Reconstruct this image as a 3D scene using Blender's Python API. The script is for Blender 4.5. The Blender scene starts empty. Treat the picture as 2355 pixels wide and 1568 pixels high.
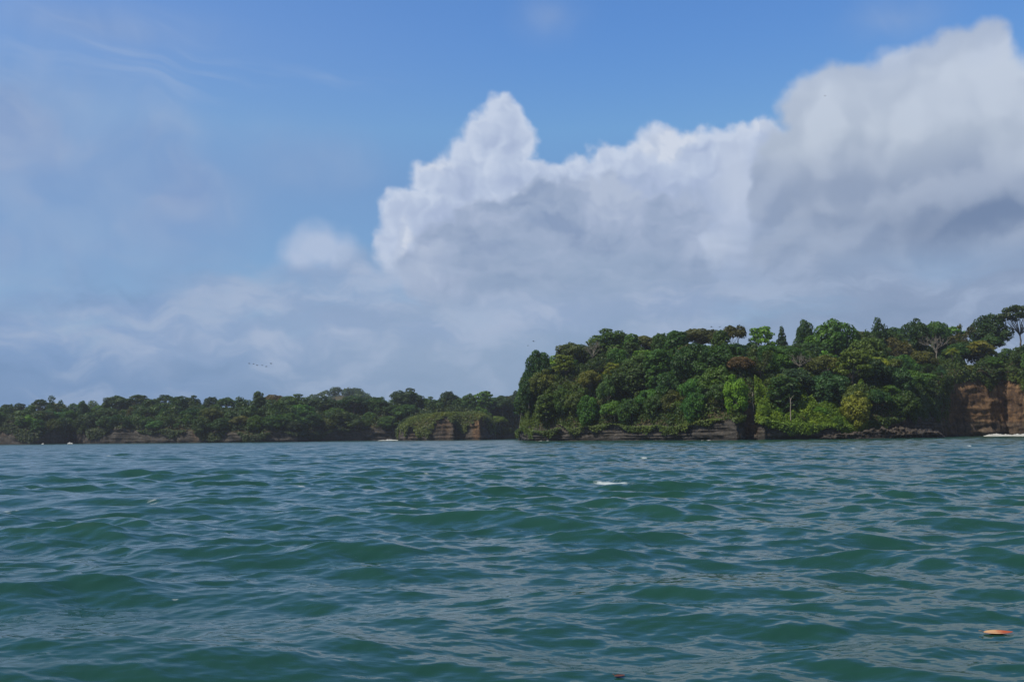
import bpy, math
import numpy as np
from mathutils import Matrix, Vector

# ------------------------------------------------------------------ camera
SC = bpy.context.scene
COL = SC.collection
W, H, F = 2355.0, 1568.0, 2311.0          # photograph measured at 2355 px wide
CAM_Z = 2.0
PITCH, ROLL = math.radians(5.41), math.radians(0.58)
r0 = np.array([1.0, 0, 0]); u0 = np.array([0, -math.sin(PITCH), math.cos(PITCH)]); fw = np.array([0, math.cos(PITCH), math.sin(PITCH)])
ci = math.cos(ROLL) * r0 - math.sin(ROLL) * u0
cj = math.sin(ROLL) * r0 + math.cos(ROLL) * u0
cam = bpy.data.cameras.new('camera'); cam_ob = bpy.data.objects.new('camera', cam); COL.objects.link(cam_ob)
cam.sensor_width = 36.0; cam.lens = 36.0 * F / W; cam.clip_start = 0.1; cam.clip_end = 20000
m = Matrix.Identity(4)
for k in range(3):
    m[k][0], m[k][1], m[k][2] = ci[k], cj[k], -fw[k]
m[2][3] = CAM_Z
cam_ob.matrix_world = m
SC.camera = cam_ob

def ray(px, py):
    d = ci * ((px - W / 2) / F) + cj * ((H / 2 - py) / F) + fw
    return d / np.linalg.norm(d)
def at(px, py, Y):                          # the point seen at (px,py) at world depth Y
    d = ray(px, py); return np.array([0, 0, CAM_Z]) + d * (Y / d[1])
def proj(x, y, z):
    q = np.stack([x, y, np.asarray(z) - CAM_Z], -1)
    c = q @ fw
    return W / 2 + F * (q @ ci) / c, H / 2 - F * (q @ cj) / c
def uv(px, py):                             # direction of a pixel as azimuth / elevation
    d = ray(px, py); return np.array([math.atan2(d[0], d[1]), math.asin(d[2])]) * F

# ------------------------------------------------------------------ view, sun, sky
SC.view_settings.view_transform = 'Standard'; SC.view_settings.look = 'None'
SC.view_settings.exposure = 0.0; SC.view_settings.gamma = 1.0
SC.cycles.max_bounces = 6; SC.cycles.diffuse_bounces = 3; SC.cycles.glossy_bounces = 3
SC.cycles.volume_bounces = 0; SC.cycles.transmission_bounces = 3
SC.cycles.sample_clamp_indirect = 4.0; SC.cycles.sample_clamp_direct = 30.0
HAZE = 0.00010
HIDDEN = {54,68,70,71,74,77,80,87,94,96,101,103,104,107,108,110,112,113,114,115,116,117,121,122,123,124,127,129,131,132,136,138,141,143,151,154,155,157,162,163,166,167,170,171,175,177,178,179,180,189,190,191,192,194,195,196,197,201,203,204,213,214,217,219,221,223,225,232,234,236,243,247,252,260,261,263,265,267,269,271,273,276,290,291,293,294,295,296,297,299,300,306,310,312,313,315,316,318,322,325,327,328}     # tree spots that other trees would hide entirely
SUN_EL, SUN_AZ = math.radians(54), math.radians(-122)      # azimuth from +Y towards +X: sun high, left, behind
sd = np.array([math.sin(SUN_AZ) * math.cos(SUN_EL), math.cos(SUN_AZ) * math.cos(SUN_EL), math.sin(SUN_EL)])
sun = bpy.data.lights.new('sun', 'SUN'); sun.energy = 4.7; sun.angle = math.radians(0.53); sun.color = (1.0, 0.93, 0.82)
so = bpy.data.objects.new('sun', sun); COL.objects.link(so)
so.rotation_euler = Vector(sd).to_track_quat('Z', 'Y').to_euler(); so.location = (0, 0, 300)

world = bpy.data.worlds.new('World'); SC.world = world; world.use_nodes = True
world.cycles.sampling_method = 'NONE'      # a smooth sky: no light sampling needed
nt = world.node_tree; nt.nodes.clear()

class Nd:                                    # a socket with arithmetic
    def __init__(s, sock): s.s = sock
    def __add__(a, b): return mth('ADD', a, b)
    def __sub__(a, b): return mth('SUBTRACT', a, b)
    def __mul__(a, b): return mth('MULTIPLY', a, b)
    def __truediv__(a, b): return mth('DIVIDE', a, b)
    def __rsub__(a, b): return mth('SUBTRACT', b, a)
    __radd__ = __add__; __rmul__ = __mul__
TREE = nt
def link(v, sock):
    if isinstance(v, Nd): TREE.links.new(v.s, sock)
    elif isinstance(v, (tuple, list, np.ndarray)) and len(sock.default_value) == 4: sock.default_value = (*v[:3], 1)
    else: sock.default_value = v
def mth(op, *a, clamp=False):
    n = TREE.nodes.new('ShaderNodeMath'); n.operation = op; n.use_clamp = clamp
    for k, v in enumerate(a): link(v, n.inputs[k])
    return Nd(n.outputs[0])
def vec(op, *a, out=0):
    n = TREE.nodes.new('ShaderNodeVectorMath'); n.operation = op
    for k, v in enumerate(a):
        if op == 'SCALE' and k == 1: link(v, n.inputs['Scale'])
        else: link(v, n.inputs[k])
    return Nd(n.outputs[out])
def comb(x, y, z=0.0):
    n = TREE.nodes.new('ShaderNodeCombineXYZ')
    for k, v in enumerate((x, y, z)): link(v, n.inputs[k])
    return Nd(n.outputs[0])
def noise(p, scale, detail=2.0, rough=0.5, col=False, lac=2.0, dim='2D'):
    n = TREE.nodes.new('ShaderNodeTexNoise'); n.noise_dimensions = dim
    link(p, n.inputs['Vector']); n.inputs['Scale'].default_value = scale
    n.inputs['Detail'].default_value = detail; n.inputs['Roughness'].default_value = rough; n.inputs['Lacunarity'].default_value = lac
    return Nd(n.outputs['Color' if col else 'Fac'])
def sstep(x, a, b):
    n = TREE.nodes.new('ShaderNodeMapRange'); n.interpolation_type = 'SMOOTHSTEP'
    link(x, n.inputs[0]); link(a, n.inputs[1]); link(b, n.inputs[2]); n.inputs[3].default_value = 0; n.inputs[4].default_value = 1
    return Nd(n.outputs[0])
def mixc(f, a, b, blend='MIX'):
    n = TREE.nodes.new('ShaderNodeMix'); n.data_type = 'RGBA'; n.blend_type = blend
    link(f, n.inputs[0]); link(a, n.inputs[6]); link(b, n.inputs[7])
    return Nd(n.outputs[2])
def ramp(x, stops):
    n = TREE.nodes.new('ShaderNodeValToRGB'); cr = n.color_ramp
    while len(cr.elements) < len(stops): cr.elements.new(0.5)
    for e, (p, c) in zip(cr.elements, stops): e.position = p; e.color = (*c, 1)
    link(x, n.inputs[0]); return Nd(n.outputs[0])
def lin(r, g, b):
    f = lambda c: c / 12.92 if c <= 0.04045 else ((c + 0.055) / 1.055) ** 2.4
    return np.array([f(r / 255), f(g / 255), f(b / 255)])

SKY = 0.10                                   # Background strength
def sc(r, g, b): return tuple(lin(r, g, b) / SKY)   # a sky colour given as it is seen
tc = nt.nodes.new('ShaderNodeTexCoord')
D = vec('NORMALIZE', Nd(tc.outputs['Generated']))
sep = nt.nodes.new('ShaderNodeSeparateXYZ'); nt.links.new(D.s, sep.inputs[0])
dx, dy, dz = (Nd(o) for o in sep.outputs)
u = mth('ARCTAN2', dx, dy) * F
v = mth('ARCSINE', dz) * F
P = comb(u, v)
sky = nt.nodes.new('ShaderNodeTexSky'); sky.sky_type = 'NISHITA'; sky.sun_disc = False
sky.sun_elevation = SUN_EL; sky.sun_rotation = SUN_AZ
sky.altitude = 0; sky.air_density = 1.0; sky.dust_density = 0.6; sky.ozone_density = 1.5
y_of = lambda py: float(uv(1177, py)[1])
blue = mixc(1.0, Nd(sky.outputs[0]), ramp(sstep(v, y_of(700), y_of(0)), [(0.0, (0.71, 0.94, 1.15)), (0.35, (0.82, 1.05, 1.27)), (0.62, (0.95, 1.30, 1.50)), (1.0, (0.80, 1.24, 1.72))]), 'MULTIPLY')

def field(p, blobs, smooth=14.0):            # signed distance-like field of a heap of round puffs
    e = None
    for px, py, rx, ry in blobs:
        c = uv(px, py); gx = abs(uv(px + 1, py)[0] - c[0]); gy = abs(uv(px, py + 1)[1] - c[1])
        rx, ry = rx * gx, ry * gy
        q = vec('MULTIPLY_ADD', p, (1 / rx, 1 / ry, 0), (-c[0] / rx, -c[1] / ry, 0))
        d = mth('MULTIPLY_ADD', vec('LENGTH', q, out=1), -min(rx, ry), float(min(rx, ry)))
        e = d if e is None else mth('SMOOTH_MAX', e, d, smooth)
    return e
def swirl(scale, det, off):                  # a random offset field, -0.5..0.5
    n = noise(vec('ADD', P, (off, off * 0.7, 0)), scale, det, col=True)
    return vec('SUBTRACT', n, (0.5, 0.5, 0.5))
def warp(*terms):
    o = P
    for w, amp in terms: o = vec('MULTIPLY_ADD', w, (amp, amp, 0), o)
    return o
def relief(p, scale, step, det=3.0, off=0.0):  # light from the upper left on lumpy cloud
    q = vec('ADD', p, (off, off, off))
    return noise(q, scale, det, 0.55) - noise(vec('ADD', q, (-step, step, 0)), scale, det, 0.55)

WA, WB, WC = swirl(1 / 240, 2, 11.0), swirl(1 / 100, 2, 371.0), swirl(1 / 29, 3, 917.0)

# -- veil and thin streaks at the upper left
col = blue
wv = warp((WA, 170), (WB, 40))
vn = noise(wv, 1 / 330, 3, 0.55)
veilmask = field(P, [(130, 380, 480, 300), (330, 470, 330, 200), (700, 365, 250, 100), (560, 300, 120, 40), (240, 620, 260, 60), (80, 480, 380, 240), (220, 60, 460, 90), (1270, 40, 110, 80), (2080, 40, 190, 90)], 60)
va = sstep(veilmask, -20, 150) * mth('MULTIPLY_ADD', sstep(vn, 0.34, 0.68), 0.62, 0.36) * 0.85
col = mixc(va, col, ramp(noise(wv, 1 / 130, 3), [(0.3, sc(130, 156, 199)), (0.7, sc(160, 177, 206))]))
ang = math.radians(9)
ca, sa = math.cos(ang), math.sin(ang)
st = vec('MULTIPLY', vec('MULTIPLY_ADD', WA, (90, 90, 0), comb(u * ca - v * sa, u * sa + v * ca)), (1 / 420, 1 / 34, 1.0))
sm = field(P, [(300, 170, 420, 110), (700, 180, 330, 46), (250, 40, 300, 60), (900, 480, 330, 26)], 30)
sa1 = sstep(sm, 0, 46) * sstep(noise(st, 1.0, 4, 0.6), 0.42, 0.86) * 0.40
col = mixc(sa1, col, sc(160, 182, 216))

col = mixc(sstep(u, 300, -1000) * sstep(v, y_of(-250), y_of(150)) * 0.22, col, sc(146, 166, 202))

# -- the bright cumulus behind, with its tower
pw = warp((WB, 60), (WC, 23))
back = [(1152, 268, 52, 52), (1128, 318, 78, 62), (1172, 330, 64, 78), (1092, 356, 68, 48), (975, 412, 50, 44), (1015, 438, 80, 56), (950, 490, 76, 66),
        (1070, 425, 120, 82), (1190, 425, 130, 70), (925, 565, 62, 84), (1060, 560, 170, 130), (1290, 418, 110, 52), (1400, 362, 46, 50), (1345, 398, 80, 46),
        (1455, 372, 60, 50), (1530, 335, 76, 52), (1610, 350, 80, 62), (1690, 345, 90, 66), (1755, 315, 62, 48), (1500, 460, 260, 110), (1700, 480, 190, 170), (1650, 620, 260, 130), (1200, 640, 280, 130)]
e = field(pw, back, 10)
ba = sstep(e, -5, 18) * sstep(v, y_of(790), y_of(600))
rel = relief(pw, 1 / 70, 14, 2.0)
bc = ramp(sstep(e, 0, 95) + rel * -1.2, [(0.0, sc(196, 208, 229)), (0.35, sc(182, 196, 221)), (0.8, sc(169, 184, 213)), (1.0, sc(164, 180, 209))])
bc = mixc(sstep(field(pw, [(1695, 420, 56, 130), (1640, 570, 90, 50)], 20), -34, 50) * 0.7, bc, sc(194, 205, 224))
col = mixc(ba, col, bc)
pf = warp((WB, -40), (WC, 30))
e2 = field(pf, [(1545, 322, 60, 34), (1500, 335, 40, 22), (1540, 352, 30, 30), (1752, 287, 36, 14), (930, 560, 20, 60), (1000, 385, 34, 12)], 8)
wa = sstep(e2, -6, 14) * ba
col = mixc(wa * 0.9, col, mixc(sstep(rel, -0.12, 0.12), sc(188, 200, 221), sc(207, 215, 230)))

# -- the grey cloud in front of it
fwp = warp((WA, 60), (WB, -62), (WC, -28))
front = [(1015, 545, 80, 60), (1080, 500, 60, 50), (1140, 490, 70, 62), (1230, 470, 90, 62), (1320, 465, 80, 62), (1400, 450, 60, 62), (1440, 470, 50, 50), (1530, 510, 120, 70),
         (1585, 500, 56, 60), (1270, 620, 340, 180), (1450, 650, 210, 170), (1010, 640, 100, 90)]
e3 = field(fwp, front, 10)
fa = sstep(e3, -3, 22) * sstep(v, y_of(830), y_of(640))
fn = noise(vec('MULTIPLY', fwp, (1 / 170, 1 / 85, 1)), 1.0, 3, 0.55)
lt = sstep(field(fwp, [(1365, 470, 44, 56), (1140, 625, 80, 30), (1010, 590, 60, 60), (1330, 690, 240, 34), (1560, 600, 60, 50)], 16), -18, 40)
dk = sstep(field(fwp, [(1300, 600, 230, 44), (1200, 655, 170, 34), (1200, 450, 70, 30), (1480, 560, 120, 40)], 16), -18, 40)
fc = ramp(mth('MULTIPLY_ADD', fn, 1.5, -0.30) + relief(fwp, 1 / 90, 16, 1.5) * -0.6 + sstep(e3, 0, 70) * 0.15 - lt * 0.26 + dk * 0.16,
          [(0.15, sc(176, 189, 212)), (0.42, sc(162, 177, 204)), (0.68, sc(151, 168, 196)), (0.95, sc(136, 155, 187))])
col = mixc(fa * 0.97, col, fc)

# -- the small puff to its left
es = field(warp((WB, 44), (WC, -16)), [(730, 572, 62, 48), (690, 604, 40, 50), (782, 596, 46, 52), (745, 640, 96, 36)], 10)
sa2 = sstep(es, -30, 30) * sstep(v, y_of(690), y_of(610))
col = mixc(sa2 * 0.9, col, ramp(sstep(es * 0.3 + (v - y_of(612)), -34, 36) + (fn - 0.5) * 0.6, [(0.1, sc(142, 163, 198)), (0.9, sc(178, 193, 219))]))

# -- the big soft cloud at the right, dark below
rw = warp((WA, 80), (WB, 54), (WC, 20))
right = [(2140, 165, 150, 96), (2240, 150, 100, 92), (2340, 240, 130, 110), (1895, 250, 92, 86), (1850, 235, 44, 56), (1990, 235, 110, 82), (2090, 340, 260, 180),
         (1900, 400, 180, 150), (2330, 430, 260, 190), (1800, 440, 92, 100), (2000, 560, 300, 150), (2300, 620, 330, 130)]
e4 = field(rw, right, 34)
ra = sstep(e4, -8, 24) * sstep(v, y_of(800), y_of(580))
yv = mth('MULTIPLY_ADD', noise(rw, 1 / 240, 2) - 0.5, 120, v)
tl = (yv - y_of(760)) / (y_of(60) - y_of(760))
rl = ramp(tl, [(0.05, sc(130, 149, 180)), (0.26, sc(144, 161, 188)), (0.42, sc(152, 167, 192)), (0.56, sc(184, 196, 213)), (0.74, sc(189, 201, 219)), (0.95, sc(168, 185, 215))])
dk2 = sstep(field(rw, [(2270, 495, 360, 70), (1950, 500, 200, 36), (2200, 690, 300, 46)], 30), -10, 56)
rl = mixc(dk2 * sstep(u, 450, 900) * 0.97, rl, sc(115, 135, 167))
rl = mixc(sstep(field(rw, [(1760, 470, 90, 160)], 10), 0, 80) * 0.5, rl, sc(150, 167, 196))
rl = mixc(sstep(relief(rw, 1 / 150, 34, 1.5, 2), -0.16, 0.16), mixc(0.20, rl, sc(110, 130, 165)), mixc(0.16, rl, sc(208, 216, 231)))
col = mixc(ra, col, rl)

# -- haze and broken stratus towards the horizon, in front of the rest
ls = vec('MULTIPLY', warp((WA, 120)), (1 / 420, 1 / 120, 1.0))
ln = noise(ls, 1.0, 4, 0.55)
lm = vec('MULTIPLY', warp((WA, 80), (WB, 60)), (1 / 260, 1 / 100, 1.0))
mott = noise(lm, 1.0, 5, 0.58)
lowf = mth('MULTIPLY_ADD', ln - 0.5, 340, v) - sstep(u, -1150, 300) * 50
low = sstep(lowf, y_of(570), y_of(790))
hz = sstep(v, y_of(740), y_of(980))
ux = sstep(u, -1000, -100) * 0.5 + sstep(u, 100, 1000) * 0.5
base = ramp(ux, [(0.0, sc(133, 161, 202)), (0.5, sc(149, 169, 197)), (1.0, sc(141, 158, 187))])
dark = ramp(ux, [(0.0, sc(104, 136, 177)), (0.5, sc(131, 155, 186)), (1.0, sc(124, 144, 175))])
lc = mixc(mth('MULTIPLY_ADD', hz, 0.75, 0.12), base, dark)
lc = mixc(sstep(mott, 0.45, 0.70) * (0.74 - hz * 0.30), lc, sc(165, 181, 207))
lc = mixc(sstep(mott, 0.48, 0.28) * 0.5, lc, dark)
lb = field(warp((WB, 70), (WC, 24)), [(740, 745, 170, 56), (630, 780, 70, 40), (85, 772, 34, 14), (340, 830, 70, 36), (570, 700, 100, 40), (860, 690, 140, 50), (1000, 760, 150, 40), (480, 650, 70, 26), (1240, 720, 240, 46), (1560, 700, 160, 50), (430, 780, 110, 40), (160, 720, 150, 26), (890, 645, 90, 50), (790, 668, 170, 44), (840, 620, 60, 50), (700, 690, 150, 50)], 24)
la = sstep(lb, -30, 46)
lc = mixc(la * 0.80, lc, mixc(sstep(mott, 0.38, 0.62), sc(146, 167, 200), sc(172, 186, 211)))
col = mixc(mth('MAXIMUM', low * 0.95, la * 0.85), col, lc)
col = mixc(sstep(dz, 0.75, 0.5), mixc(1.0, Nd(sky.outputs[0]), (0.85, 1.1, 1.35), 'MULTIPLY'), col)
col = mixc(sstep(dy, 0.15, -0.35) * 0.7, col, sc(112, 120, 133))          # flat grey added to the unseen sky behind, to neutralise its blue fill
bg = nt.nodes.new('ShaderNodeBackground'); link(col, bg.inputs[0]); bg.inputs[1].default_value = SKY
ow = nt.nodes.new('ShaderNodeOutputWorld'); nt.links.new(bg.outputs[0], ow.inputs[0])

# ------------------------------------------------------------------ tools
rng = np.random.default_rng(7)
def h3(ix, iy, iz):
    h = (ix.astype(np.int64) * 374761393 + iy.astype(np.int64) * 668265263 + iz.astype(np.int64) * 1274126177) & 0xFFFFFFFF
    h = ((h ^ (h >> 13)) * 1103515245) & 0xFFFFFFFF
    return ((h ^ (h >> 16)) & 0xFFFFFF) / float(0xFFFFFF)
def vnoise(x, y, z=0.0):
    x, y, z = np.broadcast_arrays(np.asarray(x, float), np.asarray(y, float), np.asarray(z, float))
    ix, iy, iz = np.floor(x), np.floor(y), np.floor(z)
    f = [(q - i) for q, i in ((x, ix), (y, iy), (z, iz))]
    f = [q * q * (3 - 2 * q) for q in f]
    r = 0
    for a in (0, 1):
        for b in (0, 1):
            for c in (0, 1):
                w = (f[0] if a else 1 - f[0]) * (f[1] if b else 1 - f[1]) * (f[2] if c else 1 - f[2])
                r = r + w * h3(ix + a, iy + b, iz + c)
    return r * 2 - 1
def fbm(x, y, z=0.0, o=4):
    s, a = 0, 1.0
    for k in range(o):
        s = s + a * vnoise(np.asarray(x) * 2 ** k + 17 * k, np.asarray(y) * 2 ** k + 5 * k, np.asarray(z) * 2 ** k); a *= 0.5
    return s / 1.6
def make_mesh(name, V, Q, attrs=None, smooth=False):
    me = bpy.data.meshes.new(name); V = np.asarray(V, np.float32); Q = np.asarray(Q, np.int32)
    me.vertices.add(len(V)); me.vertices.foreach_set('co', V.ravel())
    me.loops.add(Q.size); me.loops.foreach_set('vertex_index', Q.ravel())
    me.polygons.add(len(Q)); me.polygons.foreach_set('loop_start', np.arange(len(Q), dtype=np.int32) * 4)
    if smooth: me.polygons.foreach_set('use_smooth', np.ones(len(Q), bool))
    for k, a in (attrs or {}).items():
        a = np.asarray(a, np.float32)
        if a.ndim == 1: me.attributes.new(k, 'FLOAT', 'POINT').data.foreach_set('value', a)
        else: me.attributes.new(k, 'FLOAT_COLOR', 'POINT').data.foreach_set('color', np.c_[a, np.ones(len(a))].astype(np.float32).ravel())
    me.update(calc_edges=True)
    return me
def grid_quads(nr, ncol):
    i = np.arange((nr - 1) * ncol).reshape(nr - 1, ncol)[:, :-1].ravel()
    return np.stack([i, i + 1, i + ncol + 1, i + ncol], 1)
def ob(name, me, mat, parent=None, **props):
    o = bpy.data.objects.new(name, me); COL.objects.link(o)
    if mat and me and not me.materials: me.materials.append(mat)
    if parent: o.parent = parent
    for k, val in props.items(): o[k] = val
    return o
def empty(name, loc, rz=0.0, **props):
    o = bpy.data.objects.new(name, None); COL.objects.link(o); o.location = loc; o.rotation_euler = (0, 0, rz); o.empty_display_size = 0.5
    for k, val in props.items(): o[k] = val
    return o
def new_mat(name):
    global TREE
    mt = bpy.data.materials.new(name); mt.use_nodes = True; TREE = mt.node_tree; TREE.nodes.clear()
    return mt
def bsdf(base, rough, spec=0.5, normal=None, **kw):
    n = TREE.nodes.new('ShaderNodeBsdfPrincipled')
    link(base, n.inputs['Base Color']); link(rough, n.inputs['Roughness']); link(spec, n.inputs['Specular IOR Level'])
    if normal: TREE.links.new(normal.s, n.inputs['Normal'])
    for k, val in kw.items(): link(val, n.inputs[k.replace('_', ' ')])
    return n
def out(shader_socket):
    o = TREE.nodes.new('ShaderNodeOutputMaterial'); TREE.links.new(shader_socket, o.inputs['Surface'])
def bump(h, strength, dist):
    n = TREE.nodes.new('ShaderNodeBump'); n.inputs['Strength'].default_value = strength; n.inputs['Distance'].default_value = dist
    link(h, n.inputs['Height']); return Nd(n.outputs[0])
def attr(name, what='Fac'):
    n = TREE.nodes.new('ShaderNodeAttribute'); n.attribute_name = name; return Nd(n.outputs[what])
def pos():
    n = TREE.nodes.new('ShaderNodeNewGeometry'); return Nd(n.outputs['Position'])

# ------------------------------------------------------------------ materials
def leaf_material(name, trans=0.30, sat=1.0):
    mt = new_mat(name)
    oi = TREE.nodes.new('ShaderNodeObjectInfo'); c = Nd(oi.outputs['Color'])
    t = attr('tint')
    c = mixc(1.0, c, ramp(t, [(0.0, (0.62, 0.66, 0.60)), (0.5, (1.0, 1.0, 1.0)), (1.0, (1.45, 1.36, 1.15))]), 'MULTIPLY')
    v_ = noise(pos(), 0.11, 3, 0.6, dim='3D')
    c = mixc(1.0, c, ramp(v_, [(0.30, (0.66, 0.76, 0.72)), (0.5, (0.96, 1.0, 0.92)), (0.70, (1.28, 1.16, 0.85))]), 'MULTIPLY')
    b = bsdf(c, 0.55, 0.28)
    tr = TREE.nodes.new('ShaderNodeBsdfTranslucent'); link(mixc(1.0, c, (1.25, 1.3, 0.7), 'MULTIPLY'), tr.inputs[0])
    mx = TREE.nodes.new('ShaderNodeMixShader'); mx.inputs[0].default_value = trans
    TREE.links.new(b.outputs[0], mx.inputs[1]); TREE.links.new(tr.outputs[0], mx.inputs[2]); out(mx.outputs[0])
    return mt
M_LEAF = leaf_material('leaf_green')
def bark_material():
    mt = new_mat('bark'); oi = TREE.nodes.new('ShaderNodeObjectInfo')
    n = noise(pos(), 3.0, 4, dim='3D')
    b = bsdf(mixc(n, mixc(0.5, Nd(oi.outputs['Color']), (0.03, 0.026, 0.02)), Nd(oi.outputs['Color'])), 0.9, 0.2); out(b.outputs[0])
    return mt
M_BARK = bark_material()
def rock_material():
    mt = new_mat('rock_strata')
    p = pos()
    sx = TREE.nodes.new('ShaderNodeSeparateXYZ'); TREE.links.new(p.s, sx.inputs[0]); z = Nd(sx.outputs[2])
    big = noise(p, 0.09, 4, 0.55, dim='3D'); fine = noise(p, 0.9, 5, 0.6, dim='3D')
    bz = mth('MULTIPLY_ADD', big - 0.5, 7.0, z) + Nd(sx.outputs[0]) * 0.14
    bed = noise(comb(Nd(sx.outputs[0]) * 0.16, Nd(sx.outputs[1]) * 0.16, bz * 0.55), 1.0, 6, 0.7, dim='3D')
    vert = noise(vec('MULTIPLY', p, (0.7, 0.7, 0.06)), 1.0, 4, 0.6, dim='3D')
    grey = ramp(bed * 0.38 + fine * 0.36 + vert * 0.26, [(0.36, (0.018, 0.016, 0.014)), (0.47, (0.038, 0.034, 0.029)), (0.56, (0.066, 0.058, 0.048)), (0.68, (0.120, 0.105, 0.083))])
    clay = ramp(bed * 0.22 + vert * 0.32 + big * 0.46 + (fine - 0.5) * 0.3, [(0.36, (0.030, 0.020, 0.014)), (0.46, (0.085, 0.050, 0.027)), (0.54, (0.155, 0.092, 0.045)), (0.62, (0.23, 0.15, 0.078)), (0.72, (0.32, 0.25, 0.15))])
    c = mixc(attr('clay'), grey, clay)
    c = mixc(sstep(mth('MULTIPLY_ADD', fine, 1.6, z), 2.6, 1.0) * 0.72, c, (0.022, 0.02, 0.018))      # wet, weed-dark foot
    c = mixc(attr('soil'), c, mixc(fine, (0.035, 0.032, 0.014), (0.07, 0.062, 0.026)))
    b = bsdf(c, 0.88, 0.25, bump(bed * 0.35 + vert * 0.9 + fine * 0.7, 0.8, 0.6)); out(b.outputs[0])
    return mt
M_ROCK = rock_material()
def foam_material():
    mt = new_mat('foam'); n = noise(pos(), 2.2, 5, 0.6, dim='3D')
    b = bsdf(mixc(n, (0.22, 0.23, 0.22), (0.48, 0.49, 0.47)), 0.8, 0.3, bump(n, 0.6, 0.2)); out(b.outputs[0]); return mt
M_FOAM = foam_material()

# ------------------------------------------------------------------ water
def water_material():
    mt = new_mat('sea_water')
    p = pos()
    rip = noise(vec('MULTIPLY', p, (1.6, 3.6, 1.0)), 1.0, 3, 0.5, dim='3D')
    fo = attr('foam'); fn_ = noise(vec('MULTIPLY', p, (2.0, 4.0, 1.0)), 1.0, 6, 0.68, dim='3D')
    fm = sstep(fo + (fn_ - 0.5) * 2.2, 0.50, 1.05) * sstep(fo, 0.02, 0.3) * 0.7
    murk = noise(vec('MULTIPLY', p, (0.02, 0.03, 1)), 1.0, 3, dim='3D')
    body = mixc(sstep(murk, 0.35, 0.65), WATER_A, WATER_B)
    dist = vec('LENGTH', p, out=1)
    b = bsdf(body, mth('MULTIPLY_ADD', sstep(dist, 25, 400), 0.15, 0.065), 0.5, bump(rip, 0.34, 0.08), IOR=1.333)
    f = bsdf((0.55, 0.60, 0.58), 0.8, 0.3)
    mx = TREE.nodes.new('ShaderNodeMixShader'); link(fm, mx.inputs[0])
    TREE.links.new(b.outputs[0], mx.inputs[1]); TREE.links.new(f.outputs[0], mx.inputs[2]); out(mx.outputs[0])
    return mt
WATER_A, WATER_B = (0.011, 0.046, 0.033), (0.014, 0.054, 0.037)
wr = np.random.default_rng(21)
WAVES = []                                   # (kx, ky, amplitude, phase)
def add_waves(n, l0, l1, slope, spread, heading=-92.0):
    for k in range(n):
        lam = l0 * (l1 / l0) ** ((k + wr.random()) / n)
        th = math.radians(heading + wr.normal() * spread)
        kk = 2 * math.pi / lam
        WAVES.append((kk * math.cos(th), kk * math.sin(th), slope / kk * (0.6 + 0.8 * wr.random()), wr.random() * 6.283))
add_waves(5, 4.5, 8.0, 0.034, 22)
add_waves(22, 1.5, 4.5, 0.042, 26)
add_waves(30, 0.5, 1.5, 0.042, 33)
add_waves(40, 0.09, 0.5, 0.033, 42)
def waves(x, y, dx_, CH=0.85):
    """Displacement of the sea surface at x, y for a mesh spacing of dx_."""
    X = np.zeros_like(x); Y = np.zeros_like(x); Z = np.zeros_like(x)
    gust = (0.75 + 0.4 * vnoise(x * 0.06, y * 0.09)).astype(np.float32)
    for kx, ky, a, ph in WAVES:
        kk = math.hypot(kx, ky); lam = 2 * math.pi / kk
        fade = np.clip((lam / np.maximum(dx_, 1e-6) - 2.4) / 2.0, 0, 1)
        rows = np.flatnonzero(fade.max(1) > 0)
        if not len(rows): continue
        s = slice(rows[0], rows[-1] + 1)
        th = kx * x[s] + ky * y[s] + ph
        A = a * fade[s] * (gust[s] if lam < 3 else 1.0)
        sn, cs = np.sin(th), np.cos(th)
        Z[s] += A * cs; X[s] -= CH * A * sn * (kx / kk); Y[s] -= CH * A * sn * (ky / kk)
    return X, Y, Z
def build_water():
    r = [0.6]
    while r[-1] < 7.0: r.append(r[-1] + 0.12)
    while r[-1] < 1500: r.append(r[-1] + max(0.032, 0.0032 * r[-1]))
    r = np.array(r)
    az = np.concatenate([np.radians(np.arange(-180, -33, 3.0)), np.arange(-0.57, 0.57, 0.00095), np.radians(np.arange(33, 180.1, 3.0))])
    R, A = np.meshgrid(r, az, indexing='ij')
    x = (R * np.sin(A)).astype(np.float32); y = (R * np.cos(A)).astype(np.float32)
    dr = np.gradient(r)[:, None]; da = np.gradient(az)[None, :] * R
    sp = np.maximum(dr * 0.9, da).astype(np.float32)
    dX, dY, dZ = waves(x, y, sp)
    foam = np.zeros_like(x)
    for (fx, fy, rx, ry, s) in FOAM_GLINT_SPOTS:
        d = np.sqrt(((x - fx) / rx) ** 2 + ((y - fy) / ry) ** 2)
        foam = np.maximum(foam, s * np.clip(1.25 - d, 0, 1))
    V = np.stack([x + dX, y + dY, dZ], -1).reshape(-1, 3)
    return make_mesh('water', V, grid_quads(len(r), len(az))[:, ::-1], {'foam': foam.ravel()}, smooth=True)
def hit_sea(px, py):                         # where a line of sight first meets the waves
    d = ray(px, py); t0 = -CAM_Z / d[2]; t = np.linspace(t0 * 0.6, t0 * 1.5, 4000)
    x, y = (d[0] * t)[None].astype(np.float32), (d[1] * t)[None].astype(np.float32)
    z = waves(x, y, np.full_like(x, max(0.04, 0.0032 * t0)))[2][0]
    k = np.flatnonzero(CAM_Z + d[2] * t < z); k = k[0] if len(k) else -1
    return float(x[0, k]), float(y[0, k]), float(z[k])
FOAM_GLINT_SPOTS = []
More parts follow.
